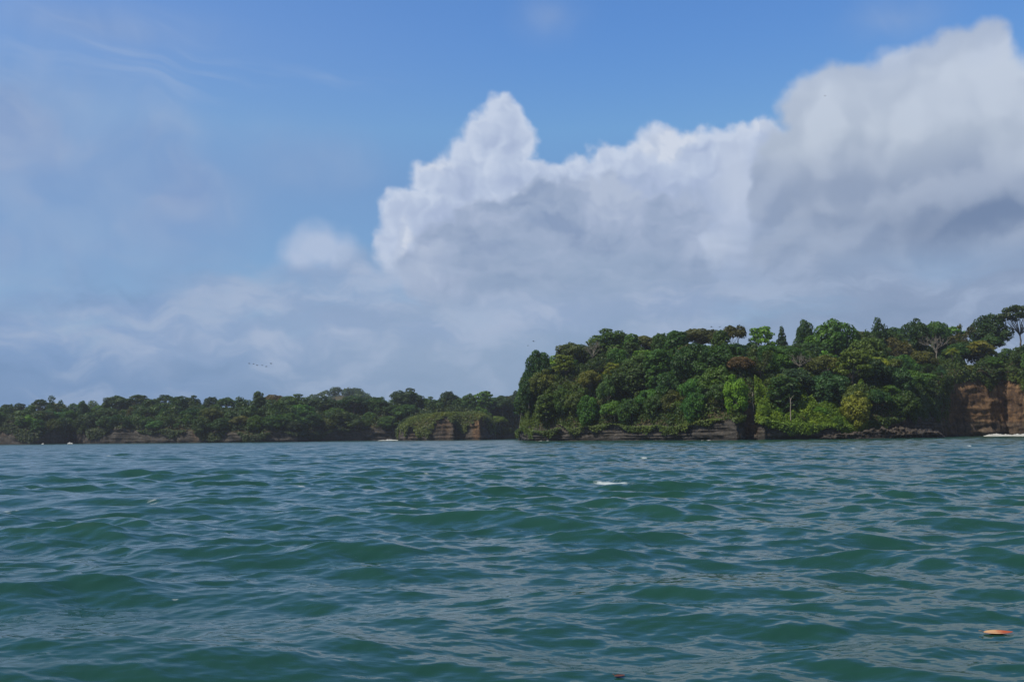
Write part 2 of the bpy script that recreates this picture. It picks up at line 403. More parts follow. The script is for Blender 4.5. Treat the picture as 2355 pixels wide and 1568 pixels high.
for px, py, wpx, dep, s in [(1405, 1112, 66, 1.0, 1.0), (18, 1175, 26, 0.6, 0.72), (350, 1153, 40, 0.4, 0.6), (692, 1118, 14, 0.5, 0.8), (402, 1380, 12, 0.12, 0.62), (640, 1424, 20, 0.10, 0.5),  # whitecaps; the tiny spot on the near left crest paints sun glints
                            (1480, 1052, 12, 1.2, 0.8), (250, 1048, 10, 1.4, 0.8), (1210, 1040, 10, 2, 0.7), (1960, 1030, 8, 3, 0.8), (2230, 1026, 8, 3, 0.8), (985, 1090, 14, .8, .6), (1090, 1516, 16, .1, .45), (1830, 1346, 20, .1, .5)]:
    fx, fy, _ = hit_sea(px, py); FOAM_GLINT_SPOTS.append((fx, fy, wpx / F * fy, dep, s))
wat = ob('water', build_water(), water_material(), kind='structure')

# ------------------------------------------------------------------ land: coast outlines, heights
# trees one can pick out: (px, top py, width px, depth, kind, hue, usual height, label[, bark])
HEAD_TREES = [
    (1238, 803, 74, 420, 'domed', 'dark green', 13, 'dark domed tree at the very left end of the headland skyline'),
    (1216, 865, 44, 408, 'domed', 'dark green', 9, 'small dark domed tree overhanging the left tip of the headland'),
    (1222, 895, 56, 404, 'domed', 'deep green', 12, 'deep green tree leaning off the left tip below the small dark one'),
    (1248, 848, 66, 408, 'domed', 'olive green', 13, 'olive green tree filling the left tip under the dark skyline dome'),
    (1258, 905, 60, 398, 'columnar', 'olive green', 11, 'olive green foliage column by the water at the left tip'),
    (1312, 786, 80, 430, 'spreading', 'olive brown', 12, 'brownish wide flat tree, second crown from left on the headland skyline', 'pale'),
    (1405, 754, 118, 440, 'domed', 'mid green', 15, 'broad fresh green domed tree, tallest on the left part of the headland skyline'),
    (1483, 770, 60, 436, 'spreading', 'olive brown', 12, 'olive brown spreading tree just right of the broad fresh green skyline dome'),
    (1520, 764, 48, 430, 'domed', 'mid green', 11, 'small round green tree between two brownish crowns on the headland skyline'),
    (1606, 754, 128, 428, 'spreading', 'olive brown', 12, 'widest brown crown on the headland skyline, left of the pale stemmed tree', 'pale'),
    (1687, 747, 66, 424, 'vase', 'olive brown', 15, 'brown capped tree on many bare pale stems with sky showing through', 'pale'),
    (1747, 750, 70, 424, 'layered', 'bright green', 15, 'light bright green layered tree on the headland skyline', 'pale'),
    (1797, 749, 40, 426, 'conical', 'dark green', 12, 'small dark pointed tree on the headland skyline, right of the bright layered tree'),
    (1850, 733, 56, 430, 'domed', 'dark green', 13, 'dark round tree top standing above the large green dome on the headland'),
    (1920, 733, 122, 424, 'domed', 'mid green', 15, 'large mid green dome at the middle of the headland skyline'),
    (2020, 727, 80, 440, 'feathery', 'dark green', 13, 'dark feathery tree on the skyline behind the light green crowns'),
    (2106, 730, 66, 440, 'domed', 'dark green', 13, 'dark green dome on the skyline left of the grey leafless tree'),
    (2152, 737, 66, 446, 'spreading', 'deep green', 12, 'deep green spreading tree on the skyline above the grey leafless tree'),
    (2208, 744, 60, 452, 'feathery', 'olive brown', 12, 'thin brownish tree on the skyline left of the tallest dark dome'),
    (2272, 718, 92, 456, 'domed', 'dark green', 16, 'tallest dense dark dome near the right end of the headland skyline'),
    (2340, 702, 86, 452, 'umbrella', 'dark green', 19, 'tall umbrella tree on bare forking limbs at the right edge of the headland', 'grey'),
    (2151, 763, 72, 432, 'leafless', 'olive brown', 12, 'grey leafless tree below the headland skyline toward the right', 'pale'),
    (1838, 806, 66, 404, 'leafless', 'olive brown', 12, 'grey brown leafless tree in a gap right of the pale stemmed skyline tree', 'pale'),
    (1362, 782, 56, 420, 'leafless', 'olive brown', 10, 'grey leafless tree under the broad fresh green dome at left', 'pale'),
    (1300, 814, 58, 405, 'layered', 'yellow green', 11, 'yellow green tree below the brownish flat crown at the headland left end'),
    (1356, 850, 62, 388, 'spreading', 'yellow green', 12, 'tree with a yellow tinged flat top halfway up the headland left end'),
    (1512, 800, 72, 392, 'columnar', 'deep green', 17, 'tall deep green column of foliage left of the large clumped dome'),
    (1592, 788, 122, 390, 'domed', 'deep green', 16, 'large clumped green dome in the middle slope left of the earth gully'),
    (1540, 852, 84, 362, 'domed', 'deep green', 12, 'rounded deep green tree halfway down below the large clumped dome'),
    (1745, 800, 74, 396, 'feathery', 'olive green', 12, 'olive ragged tree below the bright layered skyline tree'),
    (1800, 862, 76, 366, 'columnar', 'dark green', 13, 'dark foliage column standing over the bright vine bank'),
    (1700, 818, 66, 386, 'spreading', 'reddish brown', 9, 'tree with sparse reddish brown leaves above the earth gully', 'pale'),
    (1905, 852, 88, 356, 'domed', 'blue green', 13, 'blue green rounded tree right above the bright vine bank'),
    (1960, 805, 96, 380, 'layered', 'olive green', 14, 'olive layered tree halfway up right of the bright vine bank'),
    (1992, 776, 96, 402, 'domed', 'olive green', 14, 'olive domed tree below the dark feathery skyline tree'),
    (2066, 772, 96, 402, 'feathery', 'olive brown', 14, 'large ragged brownish tree left of the grey leafless tree'),
    (2060, 842, 86, 372, 'domed', 'blue green', 13, 'blue green rounded tree above the dark rock hollow'),
    (2250, 782, 74, 432, 'layered', 'yellow green', 10, 'yellowish layered tree under the tallest dark dome'),
    (2235, 838, 66, 424, 'spreading', 'olive green', 7, 'low olive spreading tree on the lip of the brown cliff'),
    (2316, 800, 70, 436, 'domed', 'deep green', 11, 'deep green tree below the umbrella tree at the right edge'),
    (2190, 802, 46, 414, 'palm', 'yellow green', 9, 'tall palm with bright upright fronds above the brown cliff', 'grey', None, 'palm tree'),
    (2132, 838, 48, 398, 'palm', 'blue green', 6, 'blue green palm with drooping fronds left of the tall bright palm', 'grey', None, 'palm tree'),
    (2166, 852, 46, 396, 'palm', 'blue green', 5, 'short blue green palm just below the tall bright palm', 'grey', None, 'palm tree'),
]
FAR_TREES = [
    (18, 928, 40, 700, 'domed', 'dark green', 11, 'dark domed tree at the far left edge of the distant skyline'),
    (46, 926, 30, 700, 'columnar', 'dark green', 11, 'small dark tree standing up near the left end of the distant skyline'),
    (93, 917, 30, 700, 'umbrella', 'dark green', 14, 'small umbrella tree left of the tall feathery tree on the far skyline'),
    (128, 908, 58, 705, 'feathery', 'dark green', 17, 'tall ragged feathery tree near the left end of the far skyline'),
    (190, 920, 36, 700, 'domed', 'dark green', 12, 'dark rounded tree between two low stretches of the far skyline'),
    (268, 908, 66, 705, 'spreading', 'dark green', 14, 'broad dark spreading crown standing above the left part of the far shore'),
    (318, 907, 50, 705, 'umbrella', 'dark green', 15, 'thin umbrella tree right of the broad dark crown on the far skyline'),
    (382, 907, 44, 700, 'umbrella', 'deep green', 15, 'flat topped umbrella tree standing alone on the far skyline'),
    (440, 908, 50, 690, 'domed', 'deep green', 14, 'compact green dome on the far skyline right of the lone umbrella tree'),
    (488, 911, 44, 690, 'domed', 'dark green', 13, 'low dark dome, next right of the compact green far skyline dome'),
    (520, 912, 44, 686, 'spreading', 'deep green', 12, 'flattened green crown at the middle of the far skyline'),
    (565, 920, 60, 684, 'domed', 'dark green', 11, 'low dark crown in the dip of the far skyline'),
    (628, 906, 62, 684, 'spreading', 'olive brown', 14, 'brownish spreading crown on the far skyline left of the hidden hill'),
    (676, 905, 86, 680, 'domed', 'deep green', 14, 'wide green dome on the far skyline left of the blue hill'),
    (745, 912, 70, 686, 'domed', 'dark green', 13, 'dark dome in front of the blue hill on the far skyline'),
    (815, 909, 80, 690, 'spreading', 'dark green', 13, 'long dark crown right of the blue hill on the far skyline'),
    (868, 911, 56, 690, 'domed', 'dark green', 12, 'dark dome left of the tallest tree on the far skyline'),
    (938, 891, 86, 690, 'domed', 'dark green', 17, 'tallest dark tree on the far skyline, left above the grassy bluff'),
    (985, 911, 46, 690, 'domed', 'deep green', 12, 'small green dome right of the tallest far tree'),
    (1032, 898, 48, 694, 'domed', 'dark green', 15, 'dark round tree standing above the middle of the grassy bluff'),
    (1078, 904, 48, 690, 'domed', 'deep green', 14, 'green dome above the right part of the grassy bluff'),
    (1110, 898, 60, 690, 'layered', 'mid green', 15, 'fresh green layered tree on the far skyline above the bluff right end'),
    (1156, 908, 44, 694, 'spreading', 'dark green', 12, 'dark spreading tree in the gap left of the headland tip'),
    (1187, 897, 44, 700, 'domed', 'blue green', 15, 'bluish dome on the far skyline touching the headland tip'),
]
def XY(px, Y): return ((px - W / 2) / F * Y, Y)
class Land:
    """A piece of coast: an outline at the waterline, cliff height and slope by azimuth."""
    def __init__(s, pts, cliff, ridge, run, seed, step):
        P = np.array([XY(*p) for p in pts]); s.seed = seed
        Q = []
        for a, b in zip(P, np.roll(P, -1, 0)):
            n = max(1, int(np.linalg.norm(b - a) / step))
            Q += [a + (b - a) * t for t in np.arange(n) / n]
        s.poly = np.array(Q)
        d = np.roll(s.poly, -1, 0) - np.roll(s.poly, 1, 0); d /= np.linalg.norm(d, axis=1)[:, None] + 1e-9
        area = np.sum(P[:, 0] * np.roll(P[:, 1], -1) - np.roll(P[:, 0], -1) * P[:, 1])
        s.nrm = np.stack([d[:, 1], -d[:, 0]], 1) * (1 if area > 0 else -1)      # outward
        w = fbm(s.poly[:, 0] * 0.13, s.poly[:, 1] * 0.13, seed, 4) * 1.8 + np.abs(vnoise(s.poly[:, 0] * 0.33, s.poly[:, 1] * 0.33, seed + 3)) * -0.9
        s.poly = s.poly + s.nrm * w[:, None]
        s.cliff, s.ridge, s.run = np.array(cliff, float), np.array(ridge, float), np.array(run, float)
        s.x0, s.y0 = s.poly.min(0) - 8; s.x1, s.y1 = s.poly.max(0) + 8; s.g = step
        s.gx, s.gy = np.arange(s.x0, s.x1, s.g), np.arange(s.y0, s.y1, s.g)
        X, Y = np.meshgrid(s.gx, s.gy, indexing='ij'); s.T = s.exact(X.ravel(), Y.ravel()).reshape(X.shape)
    def t(s, x, y):                           # inland distance (negative outside), read off a grid
        x, y = np.atleast_1d(x).astype(float), np.atleast_1d(y).astype(float)
        fx = np.clip((x - s.x0) / s.g, 0, len(s.gx) - 1.001); fy = np.clip((y - s.y0) / s.g, 0, len(s.gy) - 1.001)
        ix, iy = fx.astype(int), fy.astype(int); fx, fy = fx - ix, fy - iy; T = s.T
        return (T[ix, iy] * (1 - fx) * (1 - fy) + T[ix + 1, iy] * fx * (1 - fy) + T[ix, iy + 1] * (1 - fx) * fy + T[ix + 1, iy + 1] * fx * fy)
    def exact(s, x, y):
        x, y = np.atleast_1d(x).astype(float), np.atleast_1d(y).astype(float)
        A, B = s.poly, np.roll(s.poly, -1, 0); best = np.full(x.shape, 1e9); ins = np.zeros(x.shape, bool)
        for a, b in zip(A, B):
            e = b - a; L = e @ e + 1e-12
            k = np.clip(((x - a[0]) * e[0] + (y - a[1]) * e[1]) / L, 0, 1)
            best = np.minimum(best, (x - a[0] - k * e[0]) ** 2 + (y - a[1] - k * e[1]) ** 2)
            c = ((a[1] > y) != (b[1] > y)) & (x < (b[0] - a[0]) * (y - a[1]) / (b[1] - a[1] + 1e-12) + a[0])
            ins ^= c
        return np.where(ins, 1, -1) * np.sqrt(best)
    def px(s, x, y): return W / 2 + F * np.asarray(x) / np.asarray(y)
    def hc(s, x, y): return np.interp(s.px(x, y), s.cliff[:, 0], s.cliff[:, 1]) * (1 + 0.6 * fbm(np.asarray(x) * 0.09, np.asarray(y) * 0.02, s.seed + 2, 3))
    def height(s, x, y, t=None):
        x, y = np.atleast_1d(x).astype(float), np.atleast_1d(y).astype(float)
        if t is None: t = s.t(x, y)
        p = s.px(x, y); c = s.hc(x, y); r = np.interp(p, s.ridge[:, 0], s.ridge[:, 1]); L = np.interp(p, s.run[:, 0], s.run[:, 1])
        k = np.clip(t / L, 0, 1)
        e = np.interp(p, [0, 1740, 1780, 1930, 1980], [2.2, 2.2, 1.5, 1.5, 2.2])
        return c + (r - c) * (1 - (1 - k) ** e) + fbm(x * 0.05, y * 0.05, s.seed, 3) * 1.6 * np.clip(t / 8, 0, 1)
    def build(s, name, gs, clay=None, rough=0.8, dz=0.45, xr=None, yr=None):
        x0, y0 = s.poly.min(0); x1, y1 = s.poly.max(0)
        if xr: x0, x1 = max(x0, xr[0]), min(x1, xr[1])
        if yr: y0, y1 = max(y0, yr[0]), min(y1, yr[1])
        gx, gy = np.arange(x0 - gs, x1 + gs, gs), np.arange(y0 - gs, y1 + gs, gs)
        X, Y = np.meshgrid(gx, gy, indexing='xy')
        T = s.t(X.ravel(), Y.ravel()).reshape(X.shape); Z = s.height(X.ravel(), Y.ravel(), T.ravel()).reshape(X.shape)
        q = grid_quads(len(gy), len(gx)); ok = (T.ravel() > 1.0)[q].all(1); q = q[ok]
        V = [np.stack([X, Y, Z], -1).reshape(-1, 3)]; Q = [q]; soil = [np.ones(X.size)]; cl = [np.zeros(X.size)]
        # cliff: rings from the sea bed up to the lip and a little inland
        pl = np.r_[s.poly, s.poly[:1]]; nm = np.r_[s.nrm, s.nrm[:1]]; hc = s.hc(pl[:, 0], pl[:, 1]); hmax = hc.max()
        lv = np.linspace(0, 1, max(8, int(hmax / dz)))
        rows = []
        for k in lv:
            z = -1.5 + k * (hc + 1.5)
            bed = fbm(pl[:, 0] * 0.10, pl[:, 1] * 0.10, z * 0.4 + s.seed, 5)
            ledge = vnoise(pl[:, 0] * 0.02, pl[:, 1] * 0.02, z * 1.6 + 9)
            o = rough * (bed + 0.22 * ledge) + 0.75 * rough * fbm(pl[:, 0] * 0.45, pl[:, 1] * 0.45, z * 0.3, 4) + 0.3 * vnoise(pl[:, 0] * 0.05, pl[:, 1] * 0.05, z * 2.2) * (hc < 14) - 0.5 * np.exp(-((z - 0.3) / 0.5) ** 2) - k * 0.12 * hc + 0.075 * hc * fbm(pl[:, 0] * 0.11, pl[:, 1] * 0.11, z * 0.06 + 40, 3)
            rows.append(np.c_[pl + nm * o[:, None], z])
        for dd in (1.2, 1.2 + gs, 1.2 + 2.2 * gs):
            p2 = pl - nm * (dd + 0.12 * hc[:, None]); tt = s.t(p2[:, 0], p2[:, 1])
            rows.append(np.c_[p2, s.height(p2[:, 0], p2[:, 1], np.maximum(tt, 0)) + (0.05 if dd < 2 + gs else -0.5)])
        R = np.array(rows); n0 = X.size
        V.append(R.reshape(-1, 3)); Q.append(grid_quads(*R.shape[:2]) + n0)
        so_ = np.zeros(R.shape[:2]); so_[-3:] = 1; soil.append(so_.ravel())
        c = np.zeros(R.shape[:2]) if clay is None else clay(s.px(R[..., 0], R[..., 1]), R[..., 2], R[..., 0], R[..., 1]); cl.append(c.ravel())
        me = make_mesh(name, np.concatenate(V), np.concatenate(Q), {'soil': np.concatenate(soil), 'clay': np.concatenate(cl)}, smooth=True)
        return ob(name, me, M_ROCK, kind='structure')

def ridge_line(trees, ymin, ends, drop=0.0):
    q = [(a[0], at(a[0], a[1], a[3])[2] - a[6] + drop) for a in trees if a[3] >= ymin and a[4] not in ('leafless', 'palm')]
    return sorted(q + ends)
HEAD = Land([(1190, 480), (1206, 436), (1212, 412), (1226, 396), (1300, 385), (1400, 372), (1500, 350), (1600, 326), (1690, 313), (1709, 314), (1722, 319), (1733, 316), (1750, 312), (1850, 316),
             (1960, 322), (2060, 327), (2090, 333), (2110, 350), (2182, 401), (2200, 407), (2280, 410), (2312, 416), (2334, 412), (2356, 396), (2420, 386), (2560, 380), (2560, 600), (1420, 600), (1190, 540)],
            [(1190, 4.6), (1500, 5.2), (1660, 5.5), (1700, 6.2), (1722, 8), (1738, 5.6), (1770, 4.2), (1960, 4.4), (2076, 6.0), (2092, 12), (2140, 16.5), (2175, 20), (2200, 21.5), (2320, 22), (2400, 20), (2900, 12)],
            ridge_line(HEAD_TREES, 420, [(1195, 22), (2500, 42), (2900, 40)]),
            [(1200, 7), (1240, 10), (1270, 18), (1330, 34), (1420, 50), (1560, 58), (1740, 62), (1780, 86), (1930, 86), (1980, 66), (2170, 64), (2230, 40), (2900, 60)], 3.3, 1.0)
FAR = Land([(-160, 640), (0, 648), (90, 640), (150, 655), (175, 690), (200, 645), (300, 640), (380, 618), (500, 605), (600, 596), (690, 600), (712, 640), (800, 660), (905, 664), (915, 640), (1130, 650), (1150, 690), (1200, 700), (1330, 690), (1330, 900), (-160, 900)],
           [(-160, 10), (0, 11), (150, 9.5), (200, 8), (380, 6.5), (500, 4.5), (700, 5), (800, 8.5), (930, 7), (1330, 6)],
           ridge_line(FAR_TREES, 600, [(-160, 12), (-40, 14), (1230, 22), (1330, 22)]),
           [(-160, 48), (400, 48), (700, 42), (940, 44), (1330, 10)], 8.1, 2.0)
BLUFF = Land([(917, 612), (930, 594), (1000, 590), (1040, 587), (1060, 591), (1080, 589), (1100, 586), (1124, 592), (1136, 612), (1136, 668), (917, 668)],
             [(900, 6), (930, 8), (990, 9), (1015, 12.5), (1040, 12.5), (1060, 8.5), (1078, 10), (1090, 13.5), (1112, 12), (1130, 7), (1150, 6)],
             [(900, 11), (960, 14.0), (1000, 15.5), (1100, 16.0), (1130, 14.2), (1150, 12)], [(900, 9), (1150, 8)], 5.5, 1.0)
def clay_head(p, z, x, y):
    n = fbm(x * 0.15, y * 0.15, z * 0.15, 3)
    gul = np.clip(1.35 - np.abs(p - 1722) / 16, 0, 1) * np.clip((z - 1.0) / 1.5, 0, 1)
    big = np.clip((p - 2172) / 10, 0, 1) * np.clip((z - 4.5 - 1.5 * n) / 2.0, 0, 1)
    ledge = np.clip((p - 1950) / 60, 0, 1) * 0.35
    return np.clip(np.maximum.reduce([gul, big, ledge]) + 0.25 * n * (big > 0), 0, 1)
def clay_far(p, z, x, y):
    return np.clip(-0.25 + 0.25 * fbm(x * 0.06, y * 0.06, z * 0.2, 3), 0, 1) * (p < 720) + 0.3 * (np.abs(p - 452) < 7) + 0.25 * (np.abs(p - 12) < 9) * (z > 5)
def clay_bluff(p, z, x, y):
    return np.clip(0.10 + 0.2 * fbm(x * 0.2, y * 0.2, z * 0.2, 3) + 1.0 * np.clip(1.4 - np.abs(p - 1097) / 13, 0, 1) + 0.25 * np.clip(1.3 - np.abs(p - 1022) / 18, 0, 1), 0, 1)
HEAD.build('headland', 1.6, clay_head, 1.15, 0.5, xr=(-10, 215), yr=(300, 560))
FAR.build('far_shore', 3.0, clay_far, 1.1, 0.7, yr=(580, 790))
BLUFF.build('shore_bluff', 1.6, clay_bluff, 1.0, 0.5)

# rock shelf at the foot of the headland: a low tilted slab of bedded rock
def rock_shelf():
    u_ = np.linspace(0, 1, 420); w_ = np.linspace(0, 1, 44)
    U, Wd = np.meshgrid(u_, w_, indexing='ij')
    px = 1880 + 285 * U; Yf = np.interp(px, [1880, 2000, 2100, 2150, 2165], [314, 316, 321, 329, 336])
    de = np.interp(px, [1880, 2085, 2165], [14, 16, 46]); d = np.where(Wd < 0.45, Wd / 0.45 * 0.8, 0.8 + (Wd - 0.45) / 0.55 * de); z = np.interp(Wd, [0, 0.45, 1], [-1, 1, 1.25])
    top = np.interp(px, [1880, 1896, 1940, 1960, 1990, 2020, 2090, 2132, 2150, 2158, 2165], [0.4, 1.5, 1.7, 2.3, 2.4, 3.1, 3.0, 2.5, 1.9, 1.0, 0.3]) * (1 + 0.3 * fbm(px * 0.09, 3.0, 0, 3))
    X, Y = (px - W / 2) / F * (Yf + d), Yf + d
    Z = np.where(z > -0.9, z * top, -1.0)
    Z = np.where(Z > 0.1, 0.35 * Z + 0.65 * np.round(Z / 0.55) * 0.55, Z)
    f = fbm(X * 0.35, Z * 1.3, Y * 0.35, 5) + 0.7 * vnoise(X * 0.08, Z * 3.4, 2); Y = Y - f * 1.3 * (Wd < 0.6); Z = Z + 0.5 * fbm(X * 0.7, Y * 0.7, 4, 5) * (Wd > 0.3)
    V = np.stack([X, Y, Z], -1).reshape(-1, 3)
    me = make_mesh('rock_shelf', V, grid_quads(420, 44), {'soil': np.zeros(len(V)), 'clay': np.full(len(V), 0.12)})
    return ob('rock_shelf', me, M_ROCK, kind='structure')
rock_shelf()
# a far hill with woods, beyond the far shore
def far_hill():
    n = 60; X, Y = np.meshgrid(np.linspace(-330, 20, n), np.linspace(1060, 1400, n), indexing='ij')
    Z = -2 + 55 * np.exp(-((X + 205) / 62) ** 2 - ((Y - 1220) / 90) ** 2) + 18 * np.exp(-((X + 5) / 60) ** 2 - ((Y - 1220) / 90) ** 2) + 2 * fbm(X * 0.02, Y * 0.02, 1, 3)
    V = np.stack([X, Y, Z], -1).reshape(-1, 3)
    ob('far_hill', make_mesh('far_hill', V, grid_quads(n, n), {'soil': np.ones(len(V)), 'clay': np.zeros(len(V))}, True), M_ROCK, kind='structure')
    return V
HILL = far_hill()

# ------------------------------------------------------------------ leaves and trees
def leaf_quads(c, n, size, r, aspect=0.62):
    """Rhombic leaf sprays at centres c with normals n."""
    n = n / (np.linalg.norm(n, axis=1)[:, None] + 1e-9)
    t = np.cross(n, r.normal(size=c.shape)); t /= np.linalg.norm(t, axis=1)[:, None] + 1e-9
    b = np.cross(n, t); s = size[:, None]
    up = n * s * 0.18
    V = np.stack([c - t * s, c - b * s * aspect + up, c + t * s, c + b * s * aspect + up], 1).reshape(-1, 3)
    return V, np.arange(len(V)).reshape(-1, 4)
def lobe_leaves(lobes, dens, leaf, r, upbias=0.3, jit=0.48, fill=0.15):
    C, N, S, T = [], [], [], []
    L = np.array([l[0] for l in lobes]); R3 = np.array([np.broadcast_to(l[1], 3) for l in lobes])
    for c, rad in zip(L, R3):
        n = int(dens * 4 * math.pi * (rad[0] * rad[1] + rad[0] * rad[2] + rad[1] * rad[2]) / 3)
        d = r.normal(size=(n, 3)); d[:, 2] += 0.35; d /= np.linalg.norm(d, axis=1)[:, None]
        k = np.where(r.random(n) < fill, r.uniform(0.3, 0.85, n), r.uniform(0.84, 1.12, n))
        # bumpy outline of the clump
        k = k * (1 + 0.16 * vnoise(d[:, 0] * 2.2 + c[0], d[:, 1] * 2.2 + c[1], d[:, 2] * 2.2 + c[2]))
        p = c + d * rad * k[:, None]
        q = np.ones(n, bool)
        dist = np.linalg.norm((p[:, None, :] - L[None]) / R3[None], axis=2)
        q = (dist < 0.78).sum(1) <= (k < 0.8)          # drop leaves buried in another clump
        p, d = p[q], d[q]
        C.append(p); N.append(d + np.array([0, 0, upbias]) + jit * r.normal(size=d.shape)); S.append(leaf * r.uniform(0.6, 1.35, len(p)))
        T.append(np.clip(0.5 + 0.16 * r.normal() + 0.10 * r.normal(size=len(p)), 0, 1))
    V, Q = leaf_quads(np.concatenate(C), np.concatenate(N), np.concatenate(S), r)
    return V, Q, np.repeat(np.concatenate(T), 4)
def tube(pts, rad, sides=6):
    pts = np.asarray(pts, float); n = len(pts); rad = np.broadcast_to(rad, n)
    d = np.gradient(pts, axis=0); d /= np.linalg.norm(d, axis=1)[:, None] + 1e-9
    a = np.cross(d, [0.31, 0.95, 0.05]); a /= np.linalg.norm(a, axis=1)[:, None] + 1e-9; b = np.cross(d, a)
    th = np.arange(sides + 1) / sides * 2 * math.pi
    V = pts[:, None] + rad[:, None, None] * (a[:, None] * np.cos(th)[None, :, None] + b[:, None] * np.sin(th)[None, :, None])
    return V.reshape(-1, 3), grid_quads(n, sides + 1)
def join(parts):
    V, Q, o = [], [], 0
    for v_, q_ in parts: V.append(v_); Q.append(q_ + o); o += len(v_)
    return np.concatenate(V), np.concatenate(Q)
def bend(p0, p1, r, n=6, sag=0.12):
    p0, p1 = np.asarray(p0, float), np.asarray(p1, float); L = np.linalg.norm(p1 - p0)
    k = np.linspace(0, 1, n)[:, None]
    m = r.normal(size=3) * L * sag; m[2] = abs(m[2]) * 0.6
    return p0 + (p1 - p0) * k + m * (k * (1 - k) * 2) + r.normal(size=(n, 3)) * L * 0.012
def fork(p0, dirv, length, rad, depth, r, spread=0.55, up=0.15, ratio=0.68):
    """Bare branching: a list of tubes."""
    d = dirv / np.linalg.norm(dirv); p1 = p0 + d * length
    parts = [tube(bend(p0, p1, r, 5, 0.08), np.linspace(rad, rad * 0.6, 5), 5)]
    if depth:
        for _ in range(2 + (r.random() < 0.6)):
            nd = d + r.normal(size=3) * spread; nd[2] += up
            parts += fork(p0 + d * length * r.uniform(0.6, 1.0), nd, length * ratio * r.uniform(0.75, 1.15), rad * 0.55, depth - 1, r, spread, up, ratio)
    return parts
def limbs_to(lobes, base, r, r0=0.34, fork_z=None, frac=1.0, rad=0.13):
    top = np.array([l[0] for l in lobes]).mean(0)
    fz = fork_z if fork_z is not None else base + (top[2] - base) * 0.55
    f = np.array([r.normal() * 0.25, r.normal() * 0.25, fz])
    parts = [tube(bend((0, 0, -1.2), f, r, 7, 0.05), np.linspace(r0 * 1.25, r0 * 0.7, 7), 8)]
    for c, _ in lobes:
        if r.random() < frac: parts.append(tube(bend(f, np.asarray(c), r, 6, 0.14), np.linspace(rad, rad * 0.35, 6), 5))
    return join(parts)
def shell(n, R, zc, r, rl, zmin=-0.25, squash=1.0, jitter=0.12):
    """Clump centres spread over a dome of radius R."""
    L = []
    for k in range(n):
        z = zmin + (1 - zmin) * (k + 0.5) / n; a = k * 2.39996 + r.normal() * 0.25; q = math.sqrt(max(0, 1 - z * z))
        m_ = (1 + r.normal() * jitter)
        c = np.array([q * math.cos(a) * R * m_, q * math.sin(a) * R * m_, zc + z * R * squash * m_])
        s_ = rl * r.uniform(0.75, 1.3); L.append((c, np.array([s_, s_, s_ * r.uniform(0.7, 0.9)])))
    return L
PROTO = {}                                   # kind -> list of (crown mesh, trunk mesh, height, half width)
def add_proto(kind, lobes, r, dens=6.5, leaf=0.37, trunk=None, **kw):
    V, Q, T = lobe_leaves(lobes, dens, leaf, r, **kw)
    cm = make_mesh(kind + '_crown', V, Q, {'tint': T}); cm.materials.append(M_LEAF)
    tv, tq = trunk if trunk is not None else limbs_to(lobes, 0, r, frac=0.6)
    tm = make_mesh(kind + '_trunk', tv, tq, smooth=True); tm.materials.append(M_BARK)
    PROTO.setdefault(kind, []).append((cm, tm, float(V[:, 2].max()), float(np.abs(V[:, :2]).max())))
pr = np.random.default_rng(11)
for k in range(4):                           # domed: heaped clumps down to the ground on the sunny side
    L = shell(30 + 3 * k, 4.4, 5.6, pr, 1.75, -0.85, 0.95, 0.13) + shell(5, 2.0, 6.4, pr, 2.2, 0.0)
    add_proto('domed', L, pr)
for k in range(3):                           # spreading: wide, flattish, clumps in plates
    L = shell(22, 5.4, 6.8, pr, 1.8, -0.35, 0.5, 0.14) + shell(7, 3.2, 8.4, pr, 1.8, 0.2, 0.4)
    L = [(c, s_ * np.array([1.15, 1.15, 0.72])) for c, s_ in L]
    add_proto('spreading', L, pr)
for k in range(2):                           # columnar: stacked clumps hung with climbers
    L = []
    for i in range(22):
        z = 1.6 + 10.4 * i / 21; q = 2.4 * math.sqrt(max(0.05, 1 - ((z - 5.6) / 7.4) ** 2)); a = i * 2.4
        L.append((np.array([q * math.cos(a) * 0.8, q * math.sin(a) * 0.8, z]), np.array([1.5, 1.5, 1.2]) * pr.uniform(0.8, 1.25)))
    add_proto('columnar', L, pr)
for k in range(2):                           # layered: light horizontal plates with gaps
    L = []
    for i in range(17):
        z = 3.6 + 5.6 * (i / 16); a = i * 2.39996 + pr.normal() * 0.3; q = pr.uniform(1.6, 4.6) * (1.05 - 0.5 * (i / 16))
        L.append((np.array([q * math.cos(a), q * math.sin(a), z]), np.array([1.75, 1.75, 0.5]) * pr.uniform(0.75, 1.25)))
    add_proto('layered', L, pr, dens=5.0, leaf=0.40, trunk=limbs_to(L, 0, pr, 0.26, 2.6, 1.0, 0.10))
for k in range(3):                           # feathery: loose and ragged
    L = [(np.array([pr.normal() * 2.4, pr.normal() * 2.4, 6.0 + pr.normal() * 2.0]), np.array([1.5, 1.5, 1.25]) * pr.uniform(0.6, 1.3)) for _ in range(24)]
    add_proto('feathery', L, pr, dens=3.6, leaf=0.36, fill=0.5, jit=1.1, trunk=limbs_to(L, 0, pr, 0.24, 2.8, 0.9, 0.10))
for k in range(2):                           # umbrella: thin flat crown on bare forking limbs
    L = [(np.array([q * math.cos(a), q * math.sin(a), 10.6 - 0.09 * q * q + pr.normal() * 0.25]), np.array([1.25, 1.25, 0.55]) * pr.uniform(0.8, 1.3))
         for a, q in [(i * 2.39996, 0.9 + 4.0 * math.sqrt(i / 17)) for i in range(18)]]
    L += [(np.array([pr.normal() * 2.2, pr.normal() * 2.2, pr.uniform(7.2, 8.6)]), np.array([0.9, 0.9, 0.45])) for _ in range(7)]
    add_proto('umbrella', L, pr, dens=5.5, leaf=0.36, trunk=limbs_to(L, 0, pr, 0.24, 3.6, 1.0, 0.10))
